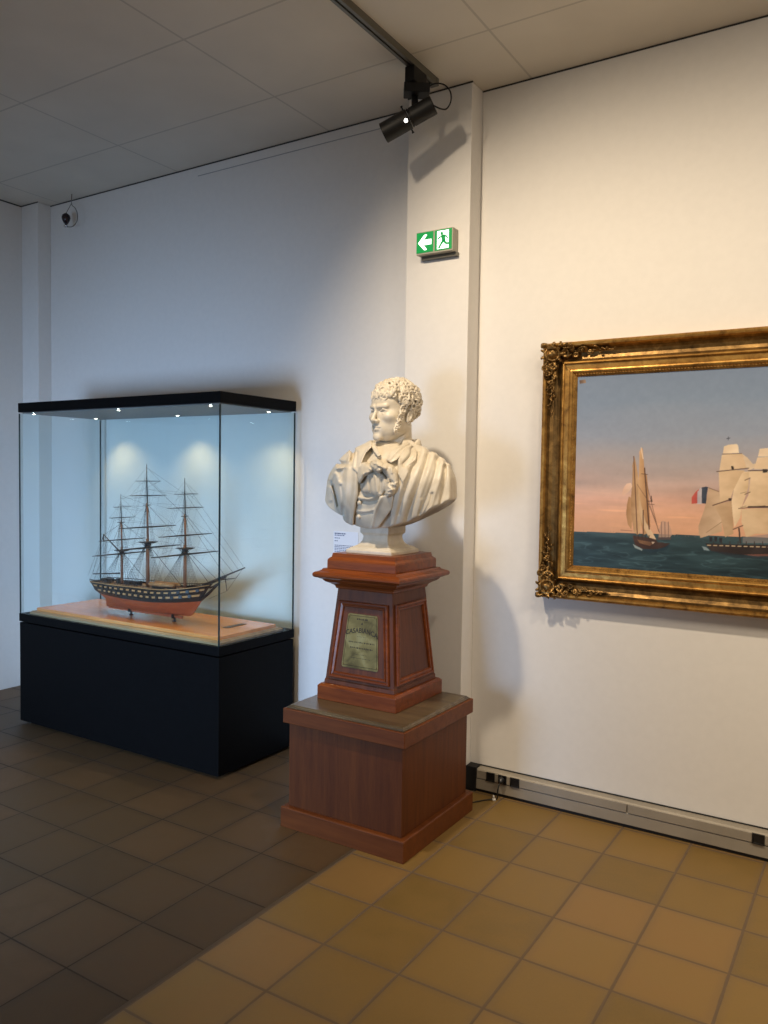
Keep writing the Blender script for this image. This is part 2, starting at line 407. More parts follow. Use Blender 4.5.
# plug and its cable
pl = thing('power_plug', (-1.58, TY-.03, .08), 'black power plug with cable in the middle socket of the trunking beside the pedestal', 'plug')
b = MB().lathe((-1.581, TY-.0095, .098), [(.016, 0), (.0165, .006), (.014, .016), (.009, .024), (.005, .03), (.001, .031)], 16, (0, -1, -.35)); b.build('plug_body', M['socket'], pl, True)
pts = [(-1.581, TY-.036, .085), (-1.583, TY-.05, .06), (-1.585, TY-.052, .03), (-1.59, TY-.045, .008), (-1.61, TY-.05, .004), (-1.64, TY-.085, .004), (-1.662, TY-.12, .004), (-1.69, 3.49, .004), (-1.73, 3.46, .004)]
def smooth_pts(p, k=4):
    p = [Vector(q) for q in p]; o = []
    for i in range(len(p)-1):
        a, b_, c, d = p[max(i-1, 0)], p[i], p[i+1], p[min(i+2, len(p)-1)]
        for j in range(k):
            t = j/k; o.append(.5*((2*b_)+(c-a)*t+(2*a-5*b_+4*c-d)*t*t+(3*b_-a-3*c+d)*t**3))
    o.append(p[-1]); return o
pts[-1] = (-1.70, 3.47, .004)
pts = pts[:-1]
MB().tube(smooth_pts(pts), .0032, 8).build('plug_cable', M['socket'], pl, True)
wc = MB().tube([(-1.604, 3.605, .0005), (-1.604, 3.605, .010)], [.012, .008], 12).tube([(-1.604, 3.605, .010), (-1.604, 3.6, .026)], [.005, .004], 10)
tag(wc.build('cable_clip', M['white_plastic'], None, True), 'tiny white plastic cable clip on the floor below the black sockets', 'clip')
fc = MB().tube(smooth_pts([(-2.898, 3.635, .02), (-2.892, 3.64, .004), (-2.87, 3.6, .003), (-2.84, 3.62, .003), (-2.80, 3.64, .003), (-2.72, 3.66, .003), (-2.6, 3.665, .003)]), .003, 8)
tag(fc.build('floor_cable', M['socket'], None, True), 'thin black cable on the floor behind the right end of the display case', 'cable')

#@@SECTION track and spot
tk = thing('lighting_track', (-1.94, 2.0, H), 'long dark grey lighting track on the ceiling running to the pilaster', 'lighting track')
MB().box(-1.960, -1.945, -1.5, 3.46, H-.034, H-.0005).build('track_rail', M['rail'], tk)
MB().box(-1.935, -1.920, -1.5, 3.46, H-.034, H-.0005).build('track_rail', M['rail'], tk)
MB().box(-1.9449, -1.9351, -1.5, 3.46, H-.026, H-.0005).build('track_groove', M['groove'], tk)
MB().box(-1.962, -1.918, 3.4605, 3.485, H-.036, H-.0005).build('end_cap', M['rail'], tk, bevel=.002)
sp = thing('track_spotlight', (-1.94, 3.32, 3.42), 'black track spotlight with a cable loop hanging from the lighting track end', 'spotlight')
ax = Vector((-.25, -.10, -.075))  # pointing to the left and down
P0 = Vector((-1.865, 3.345, 3.315)); dirv = Vector((-.86, -.26, -.40)).normalized()
b = MB().box(-1.965, -1.915, 3.24, 3.36, 3.4245, 3.4945); b.build('track_adapter', M['black_metal'], sp, bevel=.003)
rv = Vector(tuple(RGT))
b = MB(); q = Vector((-1.935, 3.30, 3.405)); w = Vector((.07*.7, .07*.5, 0)); n_ = Vector((-.022, .034, 0))
b.rings([[q-w-n_+Vector((0, 0, -.024)), q+w-n_+Vector((0, 0, -.024)), q+w+n_+Vector((0, 0, -.024)), q-w+n_+Vector((0, 0, -.024))],
         [q-w-n_+Vector((0, 0, .020)), q+w-n_+Vector((0, 0, .020)), q+w+n_+Vector((0, 0, .020)), q-w+n_+Vector((0, 0, .020))]])
b.build('driver_box', M['black_metal'], sp, bevel=.004)
MB().tube([(-1.945, 3.30, 3.378), (-1.945, 3.305, 3.29)], .016, 16).build('swivel_stem', M['black_metal'], sp, True)
C0 = Vector((-1.842, 3.30, 3.318)); LB = .30
hd = MB().lathe(C0, [(.001, 0), (.040, .0005), (.043, .004), (.043, .112), (.040, .114), (.040, .118), (.044, .12), (.044, .124)], 32, dirv); hd.build('lamp_body', M['black_metal'], sp, True).modifiers.new('e', 'EDGE_SPLIT').split_angle = R(40)
hd = MB().lathe(C0, [(.038, .128), (.046, .1285), (.0465, .132), (.0465, .262), (.043, .263), (.041, .258), (.040, .17), (.038, .16)], 32, dirv); hd.build('lamp_hood', M['black_metal'], sp, True).modifiers.new('e', 'EDGE_SPLIT').split_angle = R(40)
MB().lathe(C0, [(.001, .155), (.036, .156), (.036, .160), (.001, .161)], 24, dirv).build('lens', M['lamp_glow'], sp)
u_ = dirv.cross(Vector((0, 0, 1))).normalized(); w_ = u_.cross(dirv).normalized()
cam_side = (Vector((0, 0, 1.6))-C0); cam_side = (cam_side-dirv*cam_side.dot(dirv)).normalized()
g0 = C0+dirv*.142+cam_side*.0415
b = MB(); b.lathe(g0, [(.0085, 0), (.0085, .006), (.006, .008)], 16, cam_side); b.build('light_slot', M['lamp_glow'], sp)
s2_ = cam_side.cross(dirv).normalized()
for sg in (1, -1):
    b = MB(); c_ = C0+dirv*.137+s2_*(.047*sg); b.tube([c_-s2_*(.008*sg), c_+s2_*(.011*sg)], .0035, 10); b.tube([c_+s2_*(.011*sg), c_+s2_*(.017*sg)], .006, 10)
    b.build('lock_screw', M['black_metal'], sp, True)
cb = smooth_pts([(-1.893, 3.335, 3.425), (-1.86, 3.345, 3.436), (-1.82, 3.355, 3.425), (-1.79, 3.36, 3.39), (-1.785, 3.36, 3.345), (-1.80, 3.35, 3.31), (-1.82, 3.33, 3.305), (-1.845, 3.303, 3.316)], 6)
MB().tube(cb, .0035, 8).build('power_cable', M['black_metal'], sp, True)

# hanging sensor in the far left corner of the room
se = thing('ceiling_sensor', (-4.93, 3.6, 3.37), 'small dark glossy teardrop sensor hanging on a wire loop in the far left corner', 'sensor')
MB().lathe((-4.935, 3.6, 3.322), [(.002, 0), (.012, .008), (.024, .03), (.030, .05), (.026, .068), (.012, .08), (.004, .084)], 20).build('sensor_dome', M['sensor'], se, True)
MB().lathe((-4.93, 3.595, 3.305), [(.002, 0), (.013, .003), (.014, .012), (.002, .018)], 16).build('sensor_tip', M['chrome'], se, True)
MB().tube(smooth_pts([(-4.885, 3.61, H-.001), (-4.885, 3.61, 3.46), (-4.85, 3.61, 3.43), (-4.825, 3.61, 3.385), (-4.83, 3.61, 3.335), (-4.87, 3.605, 3.305), (-4.925, 3.6, 3.309)], 6), .0028, 8).build('wire_loop', M['rail'], se, True)
MB().tube([(-4.885, 3.61, 3.47), (-4.934, 3.6, 3.405)], .0022, 6).build('hanging_wire', M['rail'], se, True)

#@@SECTION exit sign
ex = thing('exit_sign', (-1.955, DP, 2.77), 'lit green emergency exit sign with white arrow and running man high on the pilaster', 'exit sign')
MB().box(-2.058, -1.852, 3.532, DP-.0005, 2.713, 2.826).build('housing', M['sign_box'], ex, bevel=.003)
MB().box(-2.045, -1.845, 3.565, DP-.0005, 2.695, 2.7125).build('mounting_plate', M['rail'], ex)
ZC = 2.7705
def sgn(name, polys, y0, y1, mat, par):
    b = MB()
    for p in polys: b.prism(p, y0, y1, lambda a, z, d: (a, d, z))
    return b.build(name, mat, par)
pa = MB().box(-2.055, -1.961, 3.5285, 3.5315, 2.722, 2.821).build('arrow_panel', M['sign_green'], ex)
sgn('arrow', [[(-2.046, ZC), (-2.010, ZC+.038), (-1.996, ZC+.038), (-1.996, ZC+.034), (-2.014, ZC+.013), (-1.970, ZC+.013), (-1.970, ZC-.013), (-2.014, ZC-.013), (-1.996, ZC-.034), (-1.996, ZC-.038), (-2.010, ZC-.038)]], 3.527, 3.5284, M['sign_white'], pa)
pm = MB().box(-1.951, -1.857, 3.5285, 3.5315, 2.722, 2.821).build('running_man_panel', M['sign_green'], ex)
sgn('doorway', [[(-1.937, 2.727), (-1.873, 2.727), (-1.873, 2.815), (-1.937, 2.815)]], 3.5272, 3.5284, M['sign_white'], pm)
mx, mz = -1.905, 2.77
man = [[(mx-.006+.008*math.cos(t), mz+.031+.008*math.sin(t)) for t in [k*math.pi/6 for k in range(12)]]]
def limb(p, q, r):
    r *= 1.35; dx, dz = q[0]-p[0], q[1]-p[1]; l = math.hypot(dx, dz); nx, nz = -dz/l*r, dx/l*r
    return [(p[0]+nx, p[1]+nz), (q[0]+nx, q[1]+nz), (q[0]-nx, q[1]-nz), (p[0]-nx, p[1]-nz)]
man += [limb((mx, mz+.024), (mx+.006, mz-.006), .0075), limb((mx-.002, mz+.018), (mx-.022, mz+.012), .0028), limb((mx-.022, mz+.012), (mx-.028, mz+.004), .0026),
        limb((mx+.006, mz+.018), (mx+.022, mz+.014), .0028), limb((mx+.022, mz+.014), (mx+.026, mz+.001), .0026),
        limb((mx+.004, mz-.004), (mx-.010, mz-.020), .0042), limb((mx-.010, mz-.020), (mx-.022, mz-.040), .0036),
        limb((mx+.007, mz-.004), (mx+.016, mz-.020), .0042), limb((mx+.016, mz-.020), (mx+.036, mz-.022), .0036)]
sgn('running_man', man, 3.526, 3.5271, M['sign_green'], pm)

# wall label behind the bust
wl = thing('wall_label', (-2.58, D2, 1.22), 'white printed paper label on the wall behind the marble bust', 'label')
MB().box(-2.665, -2.495, D2-.003, D2-.0003, 1.10, 1.285).build('label_card', M['paper'], wl)
for z, x1, t in ((1.272, -2.58, .0035), (1.262, -2.59, .0025), (1.246, -2.62, .0022), (1.230, -2.635, .0022), (1.205, -2.53, .0018), (1.196, -2.52, .0018), (1.187, -2.54, .0018), (1.178, -2.52, .0018), (1.169, -2.53, .0018), (1.160, -2.57, .0018), (1.146, -2.53, .0018), (1.137, -2.55, .0018)):
    x = -2.657; b = MB()
    while x < x1:
        w = random.uniform(.006, .016); b.box(x, min(x+w, x1), D2-.0036, D2-.0031, z-t, z+t); x += w+.003
    b.build('print_line', M['ink'], wl)

#@@SECTION display case
X0, X1, Y0, Y1 = -4.622, -2.9033, 3.0205, 3.641
dc = thing('display_case', (-3.756, 3.33, 0), 'tall glass display case with black base and black lid in front of the back wall', 'display case')
MB().box(X0+.003, X1-.003, Y0+.003, Y1-.003, .018, .645).build('base_cabinet', M['black'], dc, bevel=.002)
MB().box(X0+.05, X1-.05, Y0+.05, Y1-.05, 0, .0179).build('plinth', M['black_metal'], dc)
MB().box(X0, X1, Y0, Y1, .652, .7024).build('base_top', M['black'], dc, bevel=.003)
MB().box(X0+.03, X1-.03, Y0+.03, Y1-.03, .6452, .6518).build('shadow_joint', M['groove'], dc)
MB().box(X0, X1, Y0, Y1, 1.9650, 2.0231).build('lid', M['black'], dc, bevel=.003)
MB().box(X0+.02, X1-.02, Y0+.02, Y1-.02, 1.958, 1.9649).build('lid_lining', M['lid_under'], dc)
g = .008; e = .004
def pane(x0, x1, y0, y1, horiz):
    b = MB().box(x0, x1, y0, y1, .7026, 1.9576)
    me = b.build('glass_panel', M['glass'], dc)
    return me
# single faces carry the glass so that light passes each pane once
def pane_face(p, q, ex0, ex1):
    o = MB().add([(p[0], p[1], .7026), (q[0], q[1], .7026), (q[0], q[1], 1.9576), (p[0], p[1], 1.9576)], [(0, 1, 2, 3)]).build('glass_panel', M['glass'], dc)
    s = o.modifiers.new('thick', 'SOLIDIFY'); s.thickness = .008; s.offset = 0
    return o
pane_face((X0+e+.006, Y0+e+.002), (X1-e-.006, Y0+e+.002), 0, 0)
pane_face((X0+e+.006, Y1-e-.002), (X1-e-.006, Y1-e-.002), 0, 0)
pane_face((X0+e+.002, Y0+e+.012), (X0+e+.002, Y1-e-.012), 0, 0)
pane_face((X1-e-.002, Y0+e+.012), (X1-e-.002, Y1-e-.012), 0, 0)
for x in (X0+.0065, X1-.0065):
    for y in (Y0+.0065, Y1-.0065):
        MB().box(x-.0035, x+.0035, y-.0035, y+.0035, .7026, 1.9576).build('corner_seam', M['glass_edge'], dc)
LEDS = [(-4.53, 3.07), (-4.49, 3.50), (-3.72, 3.50), (-3.02, 3.07), (-2.99, 3.50), (-3.74, 3.07)]
for x, y in LEDS:
    rg = MB().lathe((x, y, 1.9579), [(.014, 0), (.014, -.003), (.009, -.004), (.009, 0)], 16).build('downlight_ring', M['chrome'], dc)
    MB().lathe((x, y, 1.9568), [(.0085, 0), (.0085, -.003), (.003, -.0045)], 12).build('downlight', M['led'], rg)

bd = thing('display_board', (-3.735, 3.305, .7024), 'pale varnished wooden board under the ship model inside the display case', 'board')
MB().rings([[(-4.53-a, 3.05-a, z), (-2.935+a, 3.05-a, z), (-2.935+a, 3.555+a, z), (-4.53-a, 3.555+a, z)] for z, a in ((.7028, .010), (.716, .010), (.719, .002), (.7235, 0))]).build('board_moulding', M['board_edge'], bd, bevel=.001)
MB().rings([[(-4.51-a, 3.07-a, z), (-2.955+a, 3.07-a, z), (-2.955+a, 3.535+a, z), (-4.51-a, 3.535+a, z)] for z, a in ((.7237, 0), (.7405, 0), (.742, -.003))]).build('board_top', M['board'], bd)
np_ = MB().box(-3.118, -3.083, 3.275, 3.43, .7424, .7445)
tag(np_.build('name_plate', plain('plate_dark', L((86, 74, 58)), .4, .5), None), 'small dark name plate lying on the wooden board right of the ship model', 'plate')

#@@SECTION ship
SY = 3.25
sh = thing('ship_model', (-3.70, SY, .742), 'three-masted wooden sailing ship model with bare yards inside the glass case', 'ship model')
def hull_pt(s, lv, side):
    # lv: 0 keel .. 1 rail
    zs_st = np.interp(lv, [0, .12, .45, .62, .82, 1], [.772, .785, .848, .880, .908, .930])
    zs_mid = np.interp(lv, [0, .12, .45, .62, .82, 1], [.776, .790, .850, .880, .912, .936])
    zs_bow = np.interp(lv, [0, .12, .45, .62, .82, 1], [.786, .800, .868, .908, .950, .985])
    if s < .55: t = s/.55; z = zs_st+(zs_mid-zs_st)*(t*t*(3-2*t)**1)
    else: t = (s-.55)/.45; z = zs_mid+(zs_bow-zs_mid)*t*t
    x0 = np.interp(lv, [0, .45, .62, .82, 1], [-4.067, -4.072, -4.085, -4.115, -4.145])
    x1 = np.interp(lv, [0, .12, .45, .62, .82, 1], [-3.349, -3.325, -3.27, -3.245, -3.215, -3.175])
    x = x0+(x1-x0)*s
    bm = np.interp(lv, [0, .03, .12, .3, .45, .62, .82, 1], [.004, .012, .06, .098, .112, .115, .107, .098])
    aft = np.interp(lv, [0, .3, .45, .62, 1], [.1, .08, .35, .66, .68])
    fb = aft+(1-aft)*min(1, s/(.45-.2*lv))**.75 if s < .45-.2*lv else 1.
    pw = np.interp(lv, [0, .45, 1], [1.5, 2.0, 2.6])
    s1 = .5+.12*lv
    ff = 1-max(0, (s-s1)/(1-s1))**pw
    y = bm*fb*max(ff, .0)
    return (x, SY+side*max(y, .003), z)
def hull_band(l0, l1, nl, off=0.):
    b = MB(); NS = 60
    for side in (-1, 1):
        rings = []
        for i in range(nl+1):
            lv = l0+(l1-l0)*i/nl
            rings.append([(lambda p: (p[0], p[1]+side*off, p[2]))(hull_pt(j/NS, lv, side)) for j in range(NS+1)])
        b.rings(rings, False, False, False)
    # transom
    for i in range(nl):
        a0 = hull_pt(0, l0+(l1-l0)*i/nl, -1); a1 = hull_pt(0, l0+(l1-l0)*i/nl, 1); c0 = hull_pt(0, l0+(l1-l0)*(i+1)/nl, -1); c1 = hull_pt(0, l0+(l1-l0)*(i+1)/nl, 1)
        b.add([a0, a1, c1, c0], [(0, 1, 2, 3)])
        a0 = hull_pt(1, l0+(l1-l0)*i/nl, -1); a1 = hull_pt(1, l0+(l1-l0)*i/nl, 1); c0 = hull_pt(1, l0+(l1-l0)*(i+1)/nl, -1); c1 = hull_pt(1, l0+(l1-l0)*(i+1)/nl, 1)
        b.add([a0, a1, c1, c0], [(0, 1, 2, 3)])
    return b
hb = hull_band(0, .5, 12); 
hb.build('lower_hull', M['hull'], sh, True)
hull_band(.5, 1, 12).build('upper_hull', M['hull_dark'], sh, True)
MB().box(-4.05, -3.41, SY-.005, SY+.005, .764, .778).build('keel', M['hull'], sh)
dk = MB(); NS = 40
dk.rings([[(lambda p: (p[0], p[1], p[2]-.008))(hull_pt(j/NS, .97, sd)) for j in range(NS+1)] for sd in (-1, 1)], False, False, False)
dk.build('deck', M['deck'], sh)
# tan strakes with dark gun ports
def strake(la, lb, s0, s1, mat, name, off=.0012):
    b = MB(); n = 40
    for side in (-1, 1):
        r = [[(lambda p: (p[0], p[1]+side*off, p[2]))(hull_pt(s0+(s1-s0)*j/n, lv, side)) for j in range(n+1)] for lv in (la, lb)]
        b.rings(r, False, False, False)
    return b.build(name, mat, sh, True)
strake(.635, .70, .06, .975, M['hull_tan'], 'gun_deck_strake')
strake(.80, .865, .03, .985, M['hull_tan'], 'upper_strake')
strake(.955, .99, .0, .995, M['hull_tan'], 'rail_strake')
for lv, ss in ((.668, np.linspace(.12, .92, 15)), (.832, np.linspace(.09, .95, 16))):
    for s in ss:
        for side in (-1, 1):
            p = Vector(hull_pt(s, lv, side)); q = Vector(hull_pt(s+.012, lv, side)); u = (q-p).normalized()*.0095
            z = Vector((0, 0, .0085)); n = Vector((0, side*.0016, 0)); n2 = Vector((0, side*.006, 0))
            fr = MB().rings([[p-u-z+n, p+u-z+n, p+u+z+n, p-u+z+n], [p-u-z+n2, p+u-z+n2, p+u+z+n2, p-u+z+n2]])
            fr.build('gunport', M['hull_dark'], sh)
for x in (-3.846, -3.475):
    b = MB().lathe((x, SY, .7422), [(.013, 0), (.013, .004), (.006, .007), (.005, .013), (.010, .017), (.011, .022), (.008, .028)], 16)
    b.build('stand_post', M['hull_dark'], sh, True)
    MB().box(x-.006, x+.006, SY-.02, SY-.013, .764, .786).box(x-.006, x+.006, SY+.013, SY+.02, .764, .786).box(x-.006, x+.006, SY-.02, SY+.02, .762, .7695).build('stand_fork', M['hull_dark'], sh)
# deck fittings
for x, w, l, h in ((-4.06, .05, .06, .012), (-3.86, .04, .05, .012), (-3.79, .045, .03, .016), (-3.60, .05, .07, .012), (-3.50, .035, .04, .014), (-3.30, .04, .05, .012), (-3.95, .03, .03, .02)):
    MB().box(x-l/2, x+l/2, SY-w/2, SY+w/2, .925, .934+h).build('hatch', M['hull_dark'], sh)
b = MB().tube([(-3.66, SY-.02, .948), (-3.46, SY-.02, .95)], .012, 8).tube([(-3.66, SY+.025, .948), (-3.46, SY+.025, .95)], .014, 8)
b.build('ship_boat', M['hull_tan'], sh, True)
b = MB()
for side in (-1, 1):
    pts = [(lambda p: (p[0], p[1], p[2]+.010))(hull_pt(s, 1, side)) for s in np.linspace(.0, .99, 30)]
    b.tube(pts, .0022, 6)
    for s in np.linspace(.0, .99, 40):
        p = hull_pt(s, 1, side); b.tube([p, (p[0], p[1], p[2]+.010)], .0012, 5, False)
b.build('rail', M['hull_dark'], sh)
# stern gallery, beak head
MB().rings([[(-4.145, SY-.062, .924), (-4.145, SY+.062, .924), (-4.112, SY+.066, .898), (-4.112, SY-.066, .898)], [(-4.157, SY-.060, .926), (-4.157, SY+.060, .926), (-4.132, SY+.05, .895), (-4.132, SY-.05, .895)]]).build('stern_gallery', M['hull_tan'], sh)
MB().tube([(-3.26, SY, .89), (-3.21, SY, .925), (-3.16, SY, .965), (-3.125, SY, .995)], [.010, .009, .007, .005], 8).tube([(-3.215, SY-.02, .955), (-3.16, SY-.01, .975), (-3.12, SY, .998)], .003, 6).tube([(-3.215, SY+.02, .955), (-3.16, SY+.01, .975), (-3.12, SY, .998)], .003, 6).build('beakhead', M['hull_dark'], sh, True)
MB().tube([(-3.25, SY, .968), (-3.09, SY, 1.030), (-3.075, SY, 1.036)], [.010, .0085, .008], 10).build('bowsprit', M['spar'], sh, True)
MB().tube([(-3.13, SY-.004, 1.018), (-2.935, SY, 1.094)], [.006, .003], 8).build('jib_boom', M['spar'], sh, True)
MB().tube([(-3.08, SY, 1.03), (-3.066, SY, .955)], [.003, .002], 6).build('dolphin_striker', M['spar'], sh, True)
MB().tube([(-3.085, SY-.09, 1.016), (-3.085, SY, 1.018), (-3.085, SY+.09, 1.016)], [.0018, .0035, .0018], 6).build('spritsail_yard', M['spar'], sh, True)
MB().tube([(-3.95, SY, .985), (-4.20, SY, .962)], [.005, .0035], 8).build('spanker_boom', M['spar'], sh, True)
MB().tube([(-3.945, SY, 1.115), (-4.10, SY, 1.215)], [.0045, .003], 8).tube([(-4.10, SY, 1.213), (-4.102, SY, 1.185), (-4.098, SY, 1.172)], [.003, .005, .002], 6).build('gaff', M['spar'], sh, True)
masts = dict(
  mizzen=dict(x=-3.928, z0=.93, zt=1.469, top=1.127, cross=1.297, r=.0085, yards=[(1.108, .22), (1.193, .175), (1.327, .10), (1.391, .07)], sw=.36),
  main=dict(x=-3.70, z0=.93, zt=1.652, top=1.190, cross=1.409, r=.011, yards=[(1.158, .25), (1.280, .215), (1.466, .14), (1.551, .097)], sw=.40),
  fore=dict(x=-3.39, z0=.93, zt=1.573, top=1.172, cross=1.355, r=.0105, yards=[(1.138, .26), (1.247, .205), (1.404, .14), (1.482, .093)], sw=.40))
rope = .0007
def rail_at(x, side, lv=1.0):
    s = min(1, max(0, (x+4.145)/(4.145-3.175))); p = hull_pt(s, lv, side); return Vector((x, p[1]+side*.004, p[2]))
for nm, m in masts.items():
    x, r = m['x'], m['r']; rake = -.012 if nm != 'fore' else -.006
    def mx_(z): return x+rake*(z-m['z0'])/(m['zt']-m['z0'])
    ma = MB().tube([(x, SY, m['z0']-.01), (mx_(m['top']), SY, m['top']+.02)], [r, r*.8], 12).build('lower_mast', M['mast'], sh, True)
    MB().tube([(mx_(m['top'])+.006, SY, m['top']-.025), (mx_(m['cross']), SY, m['cross']+.012)], [r*.62, r*.5], 10).build('topmast', M['mast'], sh, True)
    MB().tube([(mx_(m['cross'])+.003, SY, m['cross']-.012), (mx_(m['zt']), SY, m['zt'])], [r*.4, r*.14], 8).build('topgallant_mast', M['spar'], sh, True)
    tw = m['r']*4.2
    b = MB().rings([[(x-tw*.5, SY-tw*.55, m['top']-.006), (x+tw*.6, SY-tw*.55, m['top']-.006), (x+tw*.6, SY+tw*.55, m['top']-.006), (x-tw*.5, SY+tw*.55, m['top']-.006)],
                    [(x-tw*.62, SY-tw*1.0, m['top']), (x+tw*.75, SY-tw*1.0, m['top']), (x+tw*.75, SY+tw*1.0, m['top']), (x-tw*.62, SY+tw*1.0, m['top'])],
                    [(x-tw*.62, SY-tw*1.0, m['top']+.003), (x+tw*.75, SY-tw*1.0, m['top']+.003), (x+tw*.75, SY+tw*1.0, m['top']+.003), (x-tw*.62, SY+tw*1.0, m['top']+.003)]])
    b.box(x-r, x+r, SY-r*1.4, SY+r*1.4, m['top']-.022, m['top']-.007)
    b.build('fighting_top', M['spar'], sh)
    cx = mx_(m['cross'])
    MB().tube([(cx, SY-.028, m['cross']), (cx, SY+.028, m['cross'])], .0022, 6).tube([(cx-.012, SY, m['cross']), (cx+.014, SY, m['cross'])], .0022, 6).build('crosstrees', M['spar'], sh)
    for i, (z, hl) in enumerate(m['yards']):
        rr = (.0055, .0045, .0032, .0024)[i]*(.85 if nm == 'mizzen' else 1); xx = mx_(z)+.012
        nose = hl*(1 if i else 1)
        MB().tube([(xx, SY-hl, z-.0), (xx, SY-hl*.5, z), (xx, SY, z), (xx, SY+hl*.5, z), (xx, SY+hl, z)], [rr*.4, rr*.85, rr, rr*.85, rr*.4], 8).build('yard', M['spar'], sh, True)
    # shrouds with ratlines, one net per side and level
    for side in (-1, 1):
        b = MB(); n = 6 if nm == 'mizzen' else 8
        tp = Vector((x, SY+side*.010, m['top']-.004)); feet = [rail_at(x-.10+.115*i/(n-1), side) for i in range(n)]
        for f in feet: b.tube([f, tp], rope*1.25, 4, False)
        for k in range(1, 15):
            t = k/16; b.tube([feet[0].lerp(tp, t), feet[-1].lerp(tp, t)], rope*.6, 3, False)
        b.build('shroud_net', M['rope_dark'], sh)
        b = MB(); t2 = Vector((cx, SY+side*.006, m['cross'])); ft = [Vector((x-.022+.035*i/3, SY+side*tw*.95, m['top']+.003)) for i in range(4)]
        for f in ft: b.tube([f, t2], rope, 4, False)
        for k in range(1, 11):
            t = k/12; b.tube([ft[0].lerp(t2, t), ft[-1].lerp(t2, t)], rope*.6, 3, False)
        # futtock shrouds and topgallant shrouds
        for f in ft: b.tube([f, (x, SY+side*.008, m['top']-.035)], rope, 4, False)
        t3 = Vector((mx_(m['zt']-.07), SY, m['zt']-.07))
        for yy in (.024, .014): b.tube([(cx, SY+side*yy, m['cross']), t3], rope*.8, 4, False)
        b.build('topmast_shrouds', M['rope_dark'], sh)
        b = MB()
        for dx, zt_ in ((-.125, m['cross']), (-.14, m['cross']), (-.155, m['zt']-.07), (-.165, m['zt']-.04)):
            b.tube([rail_at(x+dx, side), (mx_(zt_), SY, zt_)], rope*.8, 4, False)
        # lifts, braces
        for i, (z, hl) in enumerate(m['yards']):
            up = (m['top']+.02, m['cross'], m['yards'][min(3, i+1)][0]+.02, m['zt']-.02)[i]
            b.tube([(mx_(z)+.012, SY+side*hl*.95, z), (mx_(up), SY, up)], rope*.65, 4, False)
            tgt = {'fore': -3.70, 'main': -3.928, 'mizzen': -3.70}[nm]; tz = z+(.02 if nm != 'mizzen' else -.02)
            b.tube([(mx_(z)+.012, SY+side*hl*.97, z), (tgt, SY+side*.006, min(tz, masts['mizzen' if nm == 'main' else 'main']['zt']-.03))], rope*.65, 4, False)
            b.tube([(mx_(z)+.012, SY+side*hl*.6, z), rail_at(x-.06-.05*i, side)], rope*.6, 4, False)
            # foot rope
            b.tube([(mx_(z)+.012, SY+side*hl*.9, z), (mx_(z)+.010, SY+side*hl*.5, z-.016), (mx_(z)+.010, SY+side*.01, z-.004)], rope*.6, 4, False)
        b.build('running_rigging', M['rope'], sh)
# fore and aft stays
def stay(a, b_, r=1.2): MB().tube([a, b_], rope*r, 5, False).build('stay', M['rope_dark'], sh)
stay((-3.70, SY, 1.18), (-3.42, SY, .955), 2); stay((-3.70, SY, 1.409), (-3.39, SY, 1.19)); stay((-3.71, SY, 1.56), (-3.39, SY, 1.36)); stay((-3.71, SY, 1.63), (-3.39, SY, 1.48), .8)
stay((-3.39, SY, 1.16), (-3.20, SY, .985), 2); stay((-3.39, SY, 1.17), (-3.14, SY, 1.012), 1.5); stay((-3.39, SY, 1.355), (-3.08, SY, 1.036)); stay((-3.39, SY, 1.37), (-3.02, SY, 1.06)); stay((-3.395, SY, 1.49), (-2.98, SY, 1.077), .9); stay((-3.395, SY, 1.55), (-2.94, SY, 1.092), .8)
stay((-3.93, SY, 1.12), (-3.71, SY, .96), 1.6); stay((-3.93, SY, 1.297), (-3.70, SY, 1.18)); stay((-3.935, SY, 1.40), (-3.705, SY, 1.40), .8); stay((-3.935, SY, 1.46), (-3.705, SY, 1.41), .8)
stay((-3.066, SY, .955), (-2.95, SY, 1.088)); stay((-3.066, SY, .955), (-3.20, SY, .90)); stay((-3.09, SY, 1.025), (-3.235, SY, .90)); stay((-4.10, SY, 1.215), (-4.20, SY, .97)); stay((-4.10, SY, 1.21), (-3.935, SY, 1.29))
for sd in (-1, 1): stay((-2.95, SY, 1.087), (-3.085, SY+sd*.09, 1.016), .8); stay((-3.085, SY+sd*.09, 1.016), (-3.21, SY+sd*.06, .975), .8); stay((-4.10, SY, 1.212), (-4.17, SY+sd*.06, .96), .9)

#@@SECTION pedestals
PX, PY = -1.9655, 3.1124
pb = thing('wooden_plinth', (PX, PY, 0), 'large square cherry-veneered plinth standing on the tiles under the pedestal', 'plinth')
MB().sq(PX, PY, [(0, .326), (.089, .326), (.0934, .3215)]).build('skirting', M['wood_trim'], pb, bevel=.002)
MB().sq(PX, PY, [(.0936, .2995), (.478, .2995)]).build('body', M['wood_box'], pb, bevel=.001)
MB().sq(PX, PY, [(.4782, .3209), (.5449, .3209)]).build('top_band', M['wood_trim'], pb, bevel=.003)
MB().sq(PX, PY, [(.5451, .3090), (.549, .3090), (.550, .3040), (.5535, .3035), (.5555, .2985), (.5594, .2965)]).build('moulded_slab', M['wood_slab'], pb, bevel=.0006)
UX, UY, UZ = PX-.0421, PY+.0644, .5596
up = thing('wooden_pedestal', (UX, UY, UZ), 'tapered mahogany pedestal with panelled sides and brass plaque standing on the wooden plinth', 'pedestal')
MB().sq(UX, UY, [(UZ, .2147), (.623, .2147), (.634, .203)]).build('foot', M['wood_old_h'], up, bevel=.002)
MB().sq(UX, UY, [(.6342, .192), (.652, .190), (.656, .187), (1.075, .149)]).build('shaft', M['wood_old'], up, bevel=.001)
def taper_w(z): return .187-(z-.656)/(1.075-.656)*.038
